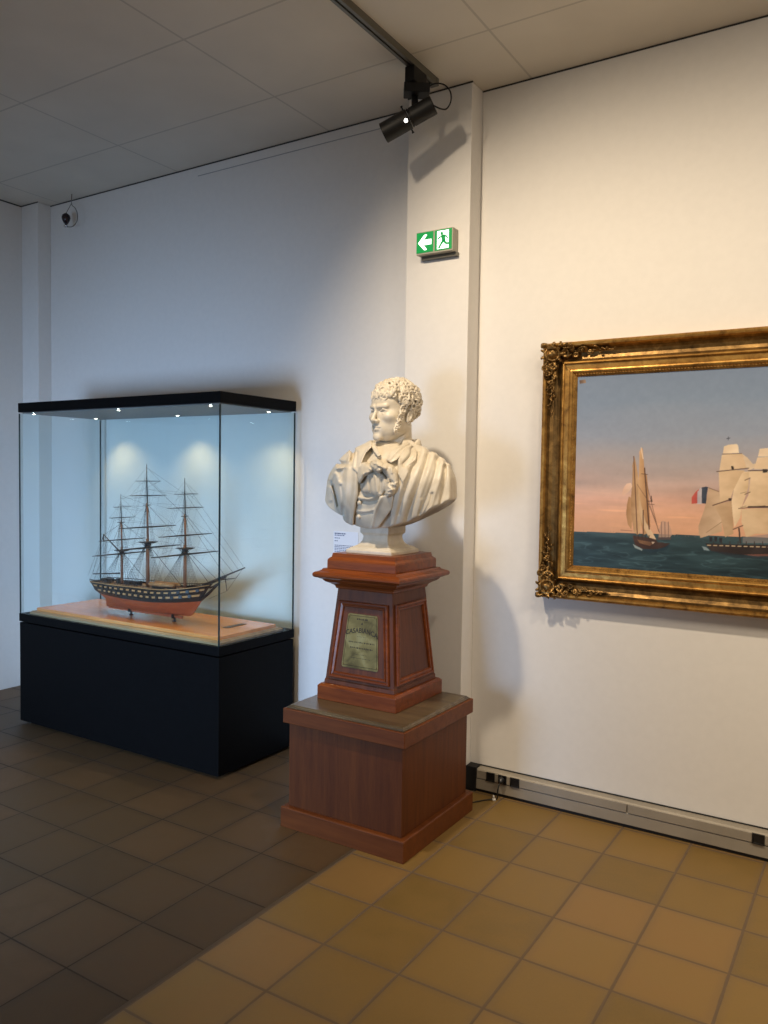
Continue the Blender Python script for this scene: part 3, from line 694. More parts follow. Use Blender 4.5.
# panel frames on each face, built on the tapered faces
def face_pt(face, a, z, d):
    w = taper_w(z)+d
    return {0: (UX+a, UY-w, z), 1: (UX+w, UY+a, z), 2: (UX-a, UY+w, z), 3: (UX-w, UY-a, z)}[face]
for fc_ in range(4):
    b = MB(); z0, z1 = .672, 1.018
    def fr(i, d):  # inset ring
        return [face_pt(fc_, -(taper_w(z0)-i), z0+(i-.025)*.9, d), face_pt(fc_, taper_w(z0)-i, z0+(i-.025)*.9, d), face_pt(fc_, taper_w(z1)-i, z1-(i-.025)*.9, d), face_pt(fc_, -(taper_w(z1)-i), z1-(i-.025)*.9, d)]
    b.rings([fr(.020, .0005), fr(.020, .010), fr(.024, .013), fr(.030, .013), fr(.033, .007), fr(.038, .006), fr(.040, .010), fr(.046, .009), fr(.050, .002), fr(.050, .0005)], False, False)
    b.build('panel_moulding', M['wood_old_h'], up)
cx_ = [(1.0752, .153), (1.079, .157), (1.085, .158), (1.092, .163), (1.100, .176), (1.108, .192), (1.116, .200), (1.120, .201), (1.122, .208), (1.128, .2200)]
MB().sq(UX, UY, cx_).build('cornice', M['wood_old_h'], up, bevel=.0008)
MB().sq(UX, UY, [(1.1282, .224), (1.131, .2310), (1.137, .2350), (1.144, .2355), (1.150, .2330), (1.154, .2280), (1.158, .2150), (1.163, .2050), (1.170, .2000)]).build('cornice_lip', M['wood_old_h'], up, bevel=.0008)
MB().sq(UX, UY, [(1.1702, .186), (1.178, .186), (1.206, .186), (1.214, .184), (1.219, .178), (1.2225, .172), (1.2412, .168)]).build('top_block', M['wood_old_h'], up, bevel=.001)
# brass plaque on the front face
def pp(a, t):  # a across, t up, in metres on the plaque plane
    z = .845+t; return z
bp_ = MB()
slope = (0.038/.419)
def plq(a, z, d): return (UX+a, UY-(taper_w(z)+d), z)
poly = [(-.100, .728), (-.094, .722), (.094, .722), (.100, .728), (.081, .962), (.074, .968), (-.074, .968), (-.081, .962)]
bp_.prism(poly, .0008, .0035, plq)
plate = bp_.build('brass_plaque', M['brass'], up)
plate['label'] = 'engraved brass plaque reading CASABIANCA'
def text_mesh(s, size):
    cu = bpy.data.curves.new('t', 'FONT'); cu.body = s; cu.size = size; cu.align_x = 'CENTER'; cu.offset = .0006
    ob = bpy.data.objects.new('t', cu); col.objects.link(ob); dg = bpy.context.evaluated_depsgraph_get()
    me = bpy.data.meshes.new_from_object(ob.evaluated_get(dg)); vs = [tuple(v.co) for v in me.vertices]; fs = [tuple(p.vertices) for p in me.polygons]
    bpy.data.objects.remove(ob); bpy.data.curves.remove(cu); bpy.data.meshes.remove(me)
    return vs, fs
eng = MB()
def etch(s, z, size, arc=0., narrow=1.):
    vs, fs = text_mesh(s, size)
    eng.add([plq(x*narrow, z+y-arc*(x*narrow)**2, .0039) for x, y, _ in vs], fs)
etch('CASABIANCA', .885, .031, 2.2, .93)
etch('A', .921, .015)
def scrawl(z, x0, x1, h):
    x = x0
    while x < x1:
        w = random.uniform(.003, .008); eng.add([plq(x, z, .0039), plq(min(x+w, x1), z, .0039), plq(min(x+w, x1), z+h*random.uniform(.6, 1), .0039), plq(x, z+h*random.uniform(.6, 1), .0039)], [(0, 1, 2, 3)]); x += w+random.uniform(.002, .005)
scrawl(.942, -.030, .032, .008); scrawl(.866, -.022, .022, .002)
scrawl(.838, -.068, .072, .006); scrawl(.812, -.058, .064, .007); scrawl(.785, -.030, .034, .002); scrawl(.768, -.048, .056, .003)
eng.build('inscription', M['engrave'], plate)
# border line
bl = MB()
for i, (d) in enumerate((.006,)):
    q = [(-.093, .732), (.093, .732), (.075, .960), (-.075, .960)]
    for k in range(4):
        a, c = q[k], q[(k+1) % 4]; bl.tube([plq(a[0], a[1], .0038), plq(c[0], c[1], .0038)], .0009, 4)
bl.build('engraved_border', M['engrave'], plate)
for a, z in ((-.090, .735), (.090, .735), (-.072, .957), (.072, .957)):
    MB().lathe(plq(a, z, .0036), [(.004, 0), (.003, .002), (.0005, .003)], 10, (0, -1, 0)).build('screw_head', M['brass'], plate, True)
#@@SECTION bust
BX, BY, BZ = UX, UY, 1.2414
bu = thing('marble_bust', (BX, BY, BZ), 'white marble bust of a curly-haired man in coat and cravat, head turned to the left', 'sculpture')
s = MB().sq(BX, BY, [(BZ, .1245), (BZ+.014, .1245), (BZ+.018, .121), (BZ+.020, .114), (BZ+.026, .110), (BZ+.030, .100), (BZ+.036, .088), (BZ+.046, .077), (BZ+.058, .070), (BZ+.072, .067), (BZ+.082, .067), (BZ+.088, .071), (BZ+.094, .077), (BZ+.102, .0775), (BZ+.160, .0775)])
s.build('socle', M['marble'], bu, bevel=.0012)
# --- torso
TA = R(-7.)     # the chest faces a little to the left
ct, st = math.cos(TA), math.sin(TA)
G = Grid((-.44, -.30, .08), (.46, .26, .66), .0034)
X, Y, Z = G.X, G.Y, G.Z
TX = X*ct+Y*st; TY_ = -X*st+Y*ct     # torso frame
TX = TX-.012
a = np.abs(TX)
body = ell(TX, TY_, Z, (0, -.010, .28), (.235, .150, .24))
body = smin(body, ell(a, TY_, Z, (.10, -.075, .33), (.13, .095, .13)), .05)
body = smin(body, cap(TX, TY_, Z, (-.235, .030, .338), (.235, .030, .338), .080), .06)
body = smin(body, cap(a, TY_, Z, (.262, .02, .315), (.288, .015, .16), .078, .080), .05)
body = smin(body, cap(a, TY_, Z, (.03, .045, .465), (.20, .04, .395), .066, .055), .045)
# sampled relief map in the oblique front projection
def to_px(X, Y, Z):
    x, y, z = X+BX, Y+BY, Z+BZ-1.6
    d = x*FWD[0]+y*FWD[1]+z*FWD[2]
    return 384+FL*(x*R2[0]+y*R2[1]+z*R2[2])/d, 512-FL*(x*U2[0]+y*U2[1]+z*U2[2])/d
PXm, PYm = to_px(X, Y, Z)
RX, RY, RS = 315., 425., .4
NX, NY = int(150/RS), int(115/RS)
gx, gy = np.meshgrid(RX+RS*np.arange(NX), RY+RS*np.arange(NY), indexing='ij')
def samp(Mp):
    u = np.clip((PXm-RX)/RS, 0, NX-1.001); v = np.clip((PYm-RY)/RS, 0, NY-1.001)
    i, j = u.astype(int), v.astype(int); u -= i; v -= j
    return Mp[i, j]*(1-u)*(1-v)+Mp[i+1, j]*u*(1-v)+Mp[i, j+1]*(1-u)*v+Mp[i+1, j+1]*u*v
def seg_d(p, q):
    px, py = q[0]-p[0], q[1]-p[1]; t = np.clip(((gx-p[0])*px+(gy-p[1])*py)/(px*px+py*py+1e-9), 0, 1)
    return np.hypot(gx-p[0]-t*px, gy-p[1]-t*py)
def path_d(P):
    d = seg_d(P[0], P[1])
    for i in range(1, len(P)-1): d = np.minimum(d, seg_d(P[i], P[i+1]))
    return d
def curve(P, k=5):
    return [(p.x, p.y) for p in smooth_pts([(x, y, 0) for x, y in P], k)]
def poly_d(P):
    d = path_d(P+[P[0]]); ins = np.zeros(gx.shape, bool)
    for i in range(len(P)):
        (x1, y1), (x2, y2) = P[i], P[(i+1) % len(P)]
        c = ((y1 > gy) != (y2 > gy)) & (gx < (x2-x1)*(gy-y1)/(y2-y1+1e-12)+x1); ins ^= c
    return np.where(ins, -d, d)/213.
def stroke(Mp, P, r, amp, sm=True):
    d = path_d(curve(P) if sm else P); Mp += amp*np.exp(-(d/r)**2)
clip = .118+1.02*(TX-.0)**2+.25*np.maximum(TY_-.0, 0)-Z      # rounded lower edge of the bust
clip = clip/1.15
def carve(name, base, mask=None, k=.004):
    F = smax(base, clip, .006)
    if mask is not None: F = smax(F, mask, k)
    V, Q = surfnet(F, G.lo, G.h)
    return net_object(name, V, Q, M['marble'], bu)
# waistcoat and shirt front
W = np.zeros(gx.shape)
stroke(W, [(356, 497), (368, 499), (380, 493)], 2.2, .010); stroke(W, [(357, 501), (372, 502), (386, 497)], 1.6, -.008)
stroke(W, [(356, 511), (368, 512), (378, 509)], 2.0, .005); stroke(W, [(356, 514), (366, 513.5), (378, 511)], 1.2, -.006)
stroke(W, [(369, 480), (370, 492)], 1.2, -.008); stroke(W, [(363, 484), (366, 494)], 2., .006); stroke(W, [(374, 480), (375, 492)], 2., .006); stroke(W, [(380, 478), (379, 490)], 1.2, -.005)
stroke(W, [(360, 490), (369, 497), (379, 492)], 1.6, -.006)
carve('waistcoat', smax(body-samp(W), TY_-.02, .01))
for px_, py_ in ((359.3, 503.5), (359.0, 516.5)):
    p = None
    k = np.argmin(np.abs(body)*60+np.hypot(PXm-px_, PYm-py_)*.05+(TY_ > -.02)*9)
    p = np.array([X.flat[k], Y.flat[k], Z.flat[k]])+np.array([BX, BY, BZ])
    MB().lathe(p-np.array([-.001, .001, 0]), [(.0105, -.004), (.0115, .003), (.010, .007), (.005, .010), (.001, .0105)], 16, (-.15, -1, 0)).build('button', M['marble'], bu, True)
# coat: both fronts, the back and the sleeve stumps
C = np.zeros(gx.shape)
stroke(C, [(350, 452), (347, 475), (346, 500), (346, 522)], 2.6, .007); stroke(C, [(341, 486), (343, 500), (343, 515)], 1.6, -.008)
stroke(C, [(356, 462), (355, 485), (353, 505), (351, 523)], 2.0, .006)
stroke(C, [(336, 474), (341, 488), (342, 505)], 2.6, .008)
stroke(C, [(333, 486), (336, 497), (338, 506)], 1.3, -.012); stroke(C, [(329, 488), (330, 500)], 2.2, .006)
stroke(C, [(337, 468), (343, 466), (350, 462)], 1.9, .012); stroke(C, [(340, 463.5), (347, 464), (353, 459), (353, 451)], 2.2, -.020)
stroke(C, [(331, 480), (336, 470), (341, 469)], 1.6, .006)
stroke(C, [(345, 470), (340, 480)], 1.6, -.006)
left = poly_d([(300, 420), (371, 420), (372.5, 441), (366, 450), (361, 460), (358, 472), (358.5, 484), (358, 494), (356, 505), (354, 516), (352.5, 545), (300, 545)])
C1 = C
coatR = np.zeros(gx.shape)
F1 = smax(body-.016-samp(C1), samp(left), .006)
right_m = poly_d([(404, 436), (401, 447), (398, 460), (397, 476), (395, 492), (391, 511), (388, 545), (480, 545), (480, 420), (406, 420)])
for P, r, am in (([(424, 449), (421, 462), (415, 478), (408, 498), (400, 526)], 2.9, .009), ([(434, 454), (430, 466), (424, 484), (417, 504), (411, 524)], 2.7, .008), ([(443, 460), (440, 478), (434, 496), (428, 512)], 2.4, .008),
                 ([(414, 456), (407, 472), (400, 492), (393, 525)], 2.4, .007), ([(449, 466), (450, 484), (449, 504)], 3.0, .008),
                 ([(429, 452), (425, 468), (418, 488), (409, 512), (406, 524)], 1.6, -.008), ([(438, 458), (435, 474), (429, 492), (420, 514)], 1.6, -.009), ([(419, 453), (412, 470), (405, 492), (399, 514)], 1.4, -.006), ([(445, 466), (444, 484), (440, 506)], 1.6, -.012),
                 ([(432, 494), (430, 503), (424, 514)], 1.5, -.012), ([(405, 490), (402, 508), (397, 526)], 1.5, .004), ([(425, 452), (436, 456), (447, 465)], 3.2, .006), ([(421, 500), (416, 518)], 1.4, .004), ([(453, 480), (454, 498)], 1.2, -.005)):
    stroke(coatR, P, r, am)
F2 = smax(body-.020-samp(coatR), samp(right_m), .006)
back = smax(body-.016, .055-TY_, .01)
carve('coat', smin(smin(F1, back, .006), 1.*smax(body-.016, np.maximum(.0-TY_, samp(right_m)), .01), .004))
carve('cloak', smax(F2, -(TY_+.30), .01))
# lapels and turned-up collar
Lp = np.zeros(gx.shape)
lapR = poly_d([(399, 459), (404, 449), (411, 444), (417, 450), (416, 460), (408, 466), (409, 472), (403, 484), (398, 474)])
stroke(Lp, [(399, 459), (398, 474), (402, 484)], 1.4, .005); stroke(Lp, [(405, 464), (412, 456), (413, 449)], 2.4, -.022)
Fl = smax(body-.032-samp(Lp), samp(lapR), .005)
lapL = poly_d([(356, 449), (372, 440), (372, 447), (366, 453), (362, 462), (358, 474), (352, 468), (354, 458)])
Lq = np.zeros(gx.shape); stroke(Lq, [(371, 446), (364, 455), (360, 468)], 1.3, .006); stroke(Lq, [(357, 452), (356, 466)], 1.4, -.006)
Fl = smin(Fl, smax(body-.028-samp(Lq), samp(lapL), .005), .001)
wing = poly_d([(386, 460), (391, 452), (399, 446), (408, 440), (410, 443), (404, 451), (397, 460), (391, 463)])
Lw = np.zeros(gx.shape); stroke(Lw, [(389, 460), (397, 451), (407, 443)], 1.2, .005)
Fl = smin(Fl, smax(body-.024-samp(Lw), samp(wing), .004), .001)
wing = poly_d([(378, 457), (374, 452), (371, 446), (373, 441), (376, 446), (381, 455)])
Fl = smin(Fl, smax(body-.020, samp(wing), .004), .001)
flap = poly_d([(380, 496), (374, 510), (370, 530), (378, 528), (386, 517), (392, 509), (394, 494)])
Lf = np.zeros(gx.shape); stroke(Lf, [(381, 498), (375, 512), (372, 526)], 1.5, .006)
Fl = smin(Fl, smax(body-.024-samp(Lf), samp(flap), .004), .001)
carve('lapel', smax(Fl, -(-TY_+.02), .004))
# neck and collars
NCX, NCY = .020, .012
neckF = cap(X, Y, Z, (NCX+.012, NCY+.012, .64), (NCX+.004, NCY+.03, .42), .062, .070)
rr = np.hypot(X-NCX-.004, Y-NCY-.03); ang = np.arctan2(Y-NCY-.03, X-NCX-.004)
front = np.clip((-(Y-NCY-.03)*.9+(-(X-NCX-.004))*.45)/.08, 0, 1.2)
def collar(r0, flare, ztop, thick, zdip):
    zt = ztop-zdip*front; rad = r0+flare*(Z-.46)
    sh_ = np.abs(rr-rad)-thick
    return smax(smax(sh_, Z-zt, .006), .40-Z, .006)
shirt = collar(.080, .05, .540, .006, .075)
coll = collar(.104, .10, .553, .011, .11)
gapm = np.maximum(-(Y-NCY-.03)-.04, 0)
coll = smax(coll, (.5-rr*5)-1+0*gapm, .01)
for nm, F in (('shirt_collar', smin(shirt, 1.+0*shirt, .001)), ('coat_collar', coll)):
    if nm == 'coat_collar':
        cp_ = [tuple(p) for p in smooth_pts([(-.060, -.120, .385), (-.072, -.075, .455), (-.082, .01, .508), (-.065, .085, .520), (.02, .125, .520), (.110, .110, .520), (.152, .045, .512), (.156, -.03, .470), (.152, -.085, .415), (.140, -.125, .350)], 3)]
        F = None
        for q0, q1 in zip(cp_[:-1], cp_[1:]):
            d_ = cap(X, Y, Z*.5, (q0[0], q0[1], q0[2]*.5-.008), (q1[0], q1[1], q1[2]*.5-.008), .0155)
            F = d_ if F is None else smin(F, d_, .004)
    V, Q = surfnet(F, G.lo, G.h); net_object(nm, V, Q, M['marble'], bu)
# cravat: knot, loops and tails, laid over the chest
K = np.zeros(gx.shape)
for i in range(60):
    cxp = 361+random.random()*36; cyp = 459+random.random()*38; an = random.uniform(-.5, 2.1)
    stroke(K, [(cxp, cyp), (cxp+math.cos(an)*5, cyp+math.sin(an)*5)], 1.0, random.choice((.0062, .006, -.0065)), False)
def blob(P, d=0.): return poly_d(curve(P+[P[0]], 4)[:-1])
bl_ = blob([(357.5, 466), (362, 462), (369, 463), (374, 468), (371, 473), (364, 478), (360, 484), (357, 478)])
br_ = blob([(380, 466), (386, 463), (393, 465), (398, 473), (399, 483), (396, 493), (391, 497), (386, 498), (385, 488), (387, 478), (383, 472)])
kn_ = blob([(371, 461), (378, 459), (384, 463), (383, 470), (379, 473.5), (373, 471), (369, 466)])
tl_ = blob([(368, 473), (376, 472), (383, 474), (387, 482), (383, 494), (377, 497), (371, 494), (362, 492), (364, 483)])
K2 = np.zeros(gx.shape)
stroke(K2, [(369, 478), (370, 492)], 1.0, -.007); stroke(K2, [(375, 475), (377, 492)], 1.0, .004); stroke(K2, [(381, 478), (380, 492)], 1.2, -.006)
def puff(d, h, w=5.):   # pillow shaped height from a polygon distance
    q = np.clip(-d*213/w, 0, 1); return h*np.sqrt(1-(1-q)**2+1e-6)
Fc = smax(body-.008-samp(puff(tl_, .010)+K2), samp(tl_), .004)
Fc = smin(Fc, smax(body-.012-samp(puff(bl_, .030)+K), samp(bl_), .003), .002)
Fc = smin(Fc, smax(body-.012-samp(puff(br_, .034)+K), samp(br_), .003), .002)
Fc = smin(Fc, smax(body-.016-samp(puff(kn_, .036)+K*.7), samp(kn_), .003), .004)
band = smax(smax(np.abs(rr-.088)-.012, Z-(.482-.05*front), .008), (.425-.03*front)-Z, .008)
Fc = smin(Fc, smax(band, Y-NCY-.02, .01), .006)
carve('cravat', smax(Fc, TY_+.01, .004))
#@@SECTION head
HS = 1.17; HY = R(-15.)           # head turned further to the left than the chest
HC = np.array([.043, .008, .651])
g = Grid((-.115, -.15, -.19), (.115, .14, .155), .0019)
X, Y, Z = g.X, g.Y, g.Z; a = np.abs(X)
F = ell(X, Y, Z, (0, .014, .042), (.074, .094, .080))
F = smin(F, ell(X, Y, Z, (0, -.030, -.020), (.068, .062, .082)), .02)
F = smin(F, ell(X, Y, Z, (0, -.050, .040), (.056, .042, .040)), .02)
F = smin(F, ell(X, Y, Z, (0, -.038, -.076), (.049, .048, .036)), .022)
F = smin(F, ell(a, Y, Z, (.052, -.008, -.056), (.016, .034, .030)), .025)
F = smin(F, ell(X, Y, Z, (0, -.084, -.098), (.021, .015, .015)), .014)
F = smin(F, ell(a, Y, Z, (.044, -.062, -.018), (.019, .020, .014)), .020)
F = smin(F, cap(a, Y, Z, (.010, -.0915, .0195), (.042, -.078, .0215), .0085, .0075), .010)
F = smax(F, -ell(a, Y, Z, (.030, -.100, .002), (.017, .020, .0115)), .008)
F = smin(F, ell(a, Y, Z, (.031, -.0715, .002), (.0135, .012, .0115)), .003)
F = smin(F, cap(a, Y, Z, (.018, -.0850, .004), (.031, -.0862, .0100), .0030), .003)
F = smin(F, cap(a, Y, Z, (.031, -.0862, .0100), (.045, -.0755, .004), .0032), .003)
F = smin(F, cap(a, Y, Z, (.019, -.082, -.003), (.031, -.0838, -.0080), .0022), .004)
F = smin(F, cap(a, Y, Z, (.031, -.0838, -.0080), (.044, -.074, -.002), .0022), .004)
F = smin(F, cap(X, Y, Z, (0, -.088, .016), (0, -.1095, -.030), .0062, .0085), .008)
F = smin(F, ell(X, Y, Z, (0, -.1085, -.033), (.0115, .0105, .009)), .005)
F = smin(F, ell(a, Y, Z, (.0125, -.099, -.036), (.0075, .010, .0075)), .005)
F = smax(F, -ell(a, Y, Z, (.0065, -.104, -.045), (.0035, .0055, .004)), .002)
F = smin(F, ell(X, Y, Z, (0, -.074, -.062), (.032, .021, .028)), .018)
F = smin(F, cap(a, Y, Z, (.003, -.0950, -.0580), (.020, -.0815, -.0625), .0036, .0030), .004)
F = smin(F, cap(a, Y, Z, (.000, -.0935, -.0685), (.016, -.0830, -.0665), .0052, .0036), .004)
F = smax(F, -cap(a, Y, Z, (.000, -.1000, -.0632), (.023, -.0900, -.0640), .0014), .002)
F = smax(F, -cap(X, Y, Z, (-.012, -.098, -.080), (.012, -.098, -.080), .0040), .010)
F = smax(F, -cap(a, Y, Z, (.0, -.101, -.049), (.0, -.098, -.055), .0014), .003)
# ears
F = smin(F, ell(a, Y-.25*(Z), Z, (.076, .018, -.016), (.008, .015, .025)), .004)
F = smax(F, -ell(a, Y-.25*Z, Z, (.085, .015, -.014), (.006, .009, .016)), .003)
# neck (runs down into the collar)
F = smin(F, cap(X, Y, Z, (0, .030, -.05), (-.012, .040, -.20), .052, .058), .016)
F = smin(F, cap(a, Y, Z, (.050, .030, -.06), (.016, -.022, -.19), .012, .012), .012)
def head_obj(name, F, gr, mat):
    V, Q = surfnet(F, gr.lo, gr.h); V = V*HS
    c_, s_ = math.cos(HY), math.sin(HY)
    V2 = np.stack([V[:, 0]*c_-V[:, 1]*s_, V[:, 0]*s_+V[:, 1]*c_, V[:, 2]], 1)+HC
    # tight turn: keep the mesh above the collar bottom
    return net_object(name, V2, Q, mat, bu)
head_obj('head', F, g, M['marble'])
# hair
Fh = ell(X, Y, Z, (0, .018, .046), (.081, .099, .083))
hairline = np.maximum(-(Y+.052-.0*a), 0)
keep = smax(-(Y+.040), -1.+0*Y, .01)          # y > -.040 for the cap of hair
low = -(Z-np.where(Y > .02, -.055, .035))      # nape and temples
face_cut = np.maximum(np.minimum(.064-Z, -.040-Y), np.minimum(.040-Z, .0-Y))
Fh = smax(Fh, np.minimum(.066-Z, -.035-Y), .006)
Fh = smax(Fh, np.minimum(.030-Z, .014-Y), .006)
Fh = smax(Fh, -.062-Z, .006)
def curl(Fg, gr, c, n, Rr, r, k):
    s_ = gr.sub(c, Rr+r+.012)
    Fg[s_] = smin(Fg[s_], torus(gr.X[s_], gr.Y[s_], gr.Z[s_], c, n, Rr, r), k)
gold = math.pi*(3-math.sqrt(5)); NN = 430
for i in range(NN):
    zz = 1-2*(i+.5)/NN; r_ = math.sqrt(1-zz*zz); th = gold*i
    d = np.array([r_*math.cos(th), r_*math.sin(th), zz])+rng.normal(0, .03, 3)
    d /= np.linalg.norm(d)
    rad = np.array([.083, .101, .086]); c = np.array([0, .018, .046])+d*rad
    x, y, z = c
    ok = False
    if z > .074-.05*max(0, -y-.05)/.05 and y < -.03: ok = True
    elif -.03 <= y < .016 and z > .034: ok = True
    elif y >= .016 and z > -.060: ok = True
    if not ok: continue
    n = d/rad; n /= np.linalg.norm(n); n = n+rng.normal(0, .35, 3)
    size = rng.uniform(.0070, .0105)
    fwd_up = 1.15 if (z > .09 or y < 0) else .8
    curl(Fh, g, c+d*(.0045*fwd_up), n, size, .0044*fwd_up, .0010)
    if i % 3 == 0:
        s_ = g.sub(c, .02); Fh[s_] = smin(Fh[s_], ell(X[s_], Y[s_], Z[s_], tuple(c+d*.004), (.0055, .0055, .0055)), .002)
# fringe over the forehead and sideburns
for xx in np.linspace(-.060, .060, 13):
    c = (xx, -.088+.55*xx*xx/.06, .066+rng.uniform(-.003, .004)); curl(Fh, g, c, (rng.normal(0, .4), -1, .3), .0075, .0045, .002)
    c = (xx*.95, -.080+.5*xx*xx/.06, .080); curl(Fh, g, c, (rng.normal(0, .4), -1, .6), .0080, .0048, .002)
for sd in (-1, 1):
    for k in range(28 if sd > 0 else 10):
        t = (k//2)/13; o2 = (k % 2-.5)*.015
        c = (sd*(.0745-.010*t*t+rng.uniform(-.001, .001)), -.012-.040*t+o2*(1-.3*t)+rng.uniform(-.002, .002), .040-.115*t)
        curl(Fh, g, (c[0]+sd*.004, c[1], c[2]), (sd, rng.normal(0, .6)-.3, rng.normal(0, .6)), .0058, .0034, .0006)
head_obj('hair', Fh, g, M['marble'])
#@@SECTION painting
FXa, FXb, FZa, FZb = -1.4164, .56, 1.0303, 2.2407
PCX, PCZ = (FXa+FXb)/2, (FZa+FZb)/2
pt = thing('framed_painting', (PCX, D, PCZ), 'large seascape painting of sailing ships in an ornate gilt frame on the right wall', 'painting')
PW = .1604
prof = [(0, .001, 0), (0, .062, 0), (.004, .072, 0), (.012, .078, 0), (.020, .076, 0), (.024, .070, 0), (.027, .064, 0), (.036, .050, 0), (.050, .041, 0), (.066, .037, 0), (.080, .040, 0), (.089, .048, 0), (.093, .056, 0), (.099, .059, 0), (.103, .056, 0), (.105, .050, 0), (.110, .049, 0), (.126, .048, 0), (.130, .052, 0), (.136, .053, 0), (.142, .051, 0), (.145, .046, 0), (.155, .036, 0), (PW, .030, 0), (PW, .004, 0)]
def frame_band(i0, i1, mat, name):
    b = MB(); rings = []
    for o_, d_, _ in prof[i0:i1+1]:
        rings.append([(FXa+o_, D-d_, FZa+o_), (FXb-o_, D-d_, FZa+o_), (FXb-o_, D-d_, FZb-o_), (FXa+o_, D-d_, FZb-o_)])
    b.rings(rings, False, False); return b.build(name, mat, pt)
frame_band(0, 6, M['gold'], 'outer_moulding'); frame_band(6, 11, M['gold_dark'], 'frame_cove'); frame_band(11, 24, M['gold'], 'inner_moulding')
# beaded inner edge
b = MB(); o_ = .1505; step = .0135
def bead(x, z, horiz):
    l, w = (.0052, .0035) if horiz else (.0035, .0052)
    b.rings([[(x-l*q, D-.0385-h, z-w*q), (x+l*q, D-.0385-h, z-w*q), (x+l*q, D-.0385-h, z+w*q), (x-l*q, D-.0385-h, z+w*q)] for q, h in ((1, 0), (.8, .004), (.3, .006))], False, True)
x = FXa+o_+.008
while x < FXb-o_: bead(x, FZa+o_, True); bead(x, FZb-o_, True); x += step
z = FZa+o_+.012
while z < FZb-o_-.01: bead(FXa+o_, z, False); bead(FXb-o_, z, False); z += step
b.build('beading', M['gold'], pt)
# corner ornament: scrolls, leaves and berries
og = Grid((-.012, -.006, -.012), (.330, .052, .330), .0026)
oF = og.F
oX, oY, oZ = og.X, og.Y, og.Z
def oel(c, r, k=.003):
    s_ = og.sub(c, max(r)+.01); oF[s_] = smin(oF[s_], ell(oX[s_], oY[s_], oZ[s_], c, r), k)
def otor(c, n, Rr, r, k=.002):
    s_ = og.sub(c, Rr+r+.01); oF[s_] = smin(oF[s_], torus(oX[s_], oY[s_], oZ[s_], c, n, Rr, r), k)
def ocap(p, q, r0, r1, k=.002):
    c = (np.array(p)+np.array(q))/2; rd = np.linalg.norm(np.array(p)-np.array(q))/2+max(r0, r1)+.008
    s_ = og.sub(c, rd); oF[s_] = smin(oF[s_], cap(oX[s_], oY[s_], oZ[s_], p, q, r0, r1), k)
r2 = random.Random(5)
oel((.052, .022, .052), (.020, .018, .020)); otor((.052, .026, .052), (0, 1, 0), .027, .006)
for k in range(9):
    t = k*2*math.pi/9; ocap((.052+.030*math.cos(t), .018, .052+.030*math.sin(t)), (.052+.050*math.cos(t), .024, .052+.050*math.sin(t)), .008, .005)
for sw in (0, 1):
    def P(u, d, w): return (u, d, w) if sw == 0 else (w, d, u)
    for u, w, s_, d in ((.105, .050, .021, .020), (.135, .030, .015, .020), (.112, .022, .016, .022), (.014, .016, .014, .026), (.150, .058, .014, .016), (.172, .040, .013, .014)):
        otor(P(u, d, w), (0, 1, 0), s_*.62, s_*.28); oel(P(u, d+.004, w), (s_*.25,)*3)
    for u in np.linspace(.10, .315, 22):
        am = .030*(1-(u-.10)/.24)+.003
        w = .042+am*r2.uniform(-.9, .9); s_ = .0085*(1-.55*(u-.1)/.22)
        if r2.random() < .5: otor(P(u, .010, w), (0, 1, 0), s_*.8, s_*.42)
        else: oel(P(u, .010, w), (s_*1.5, s_, s_*.8) if sw == 0 else (s_*.8, s_, s_*1.5))
    for k in range(10):
        u = .02+.12*r2.random(); w = .01+.06*r2.random(); an = r2.uniform(0, 6.28); ocap(P(u, .016, w), P(u+.022*math.cos(an), .026, w+.022*math.sin(an)), .006, .003)
    ocap(P(.10, .006, .042), P(.318, .004, .042), .006, .002)
oF[:] = smax(oF, np.maximum(-.002-oX, -.002-oZ), .002)
oV, oQ = surfnet(oF, og.lo, og.h)
for cx_, sx_, cz_, sz_ in ((FXa, 1, FZb, -1), (FXa, 1, FZa, 1), (FXb, -1, FZb, -1), (FXb, -1, FZa, 1)):
    # sit on the cove: depth follows the moulding
    V = oV*np.array([1.08, 1.45, 1.08]); e_ = np.minimum(np.maximum(V[:, 0], 0), np.maximum(V[:, 2], 0))
    V[:, 0] = np.maximum(V[:, 0], -.0015); V[:, 2] = np.maximum(V[:, 2], -.0015)
    dep = np.interp(e_, [p[0] for p in prof[1:]], [p[1] for p in prof[1:]])
    dep = np.where(e_ < .03, np.maximum(dep-.008, .050), dep)+.003
    W_ = np.stack([cx_+sx_*V[:, 0]-PCX, -(dep+V[:, 1]), cz_+sz_*V[:, 2]-PCZ], 1)
    Qx = oQ if sx_*sz_ < 0 else oQ[:, ::-1]
    net_object('corner_ornament', W_, Qx, M['gold_dark'], pt)
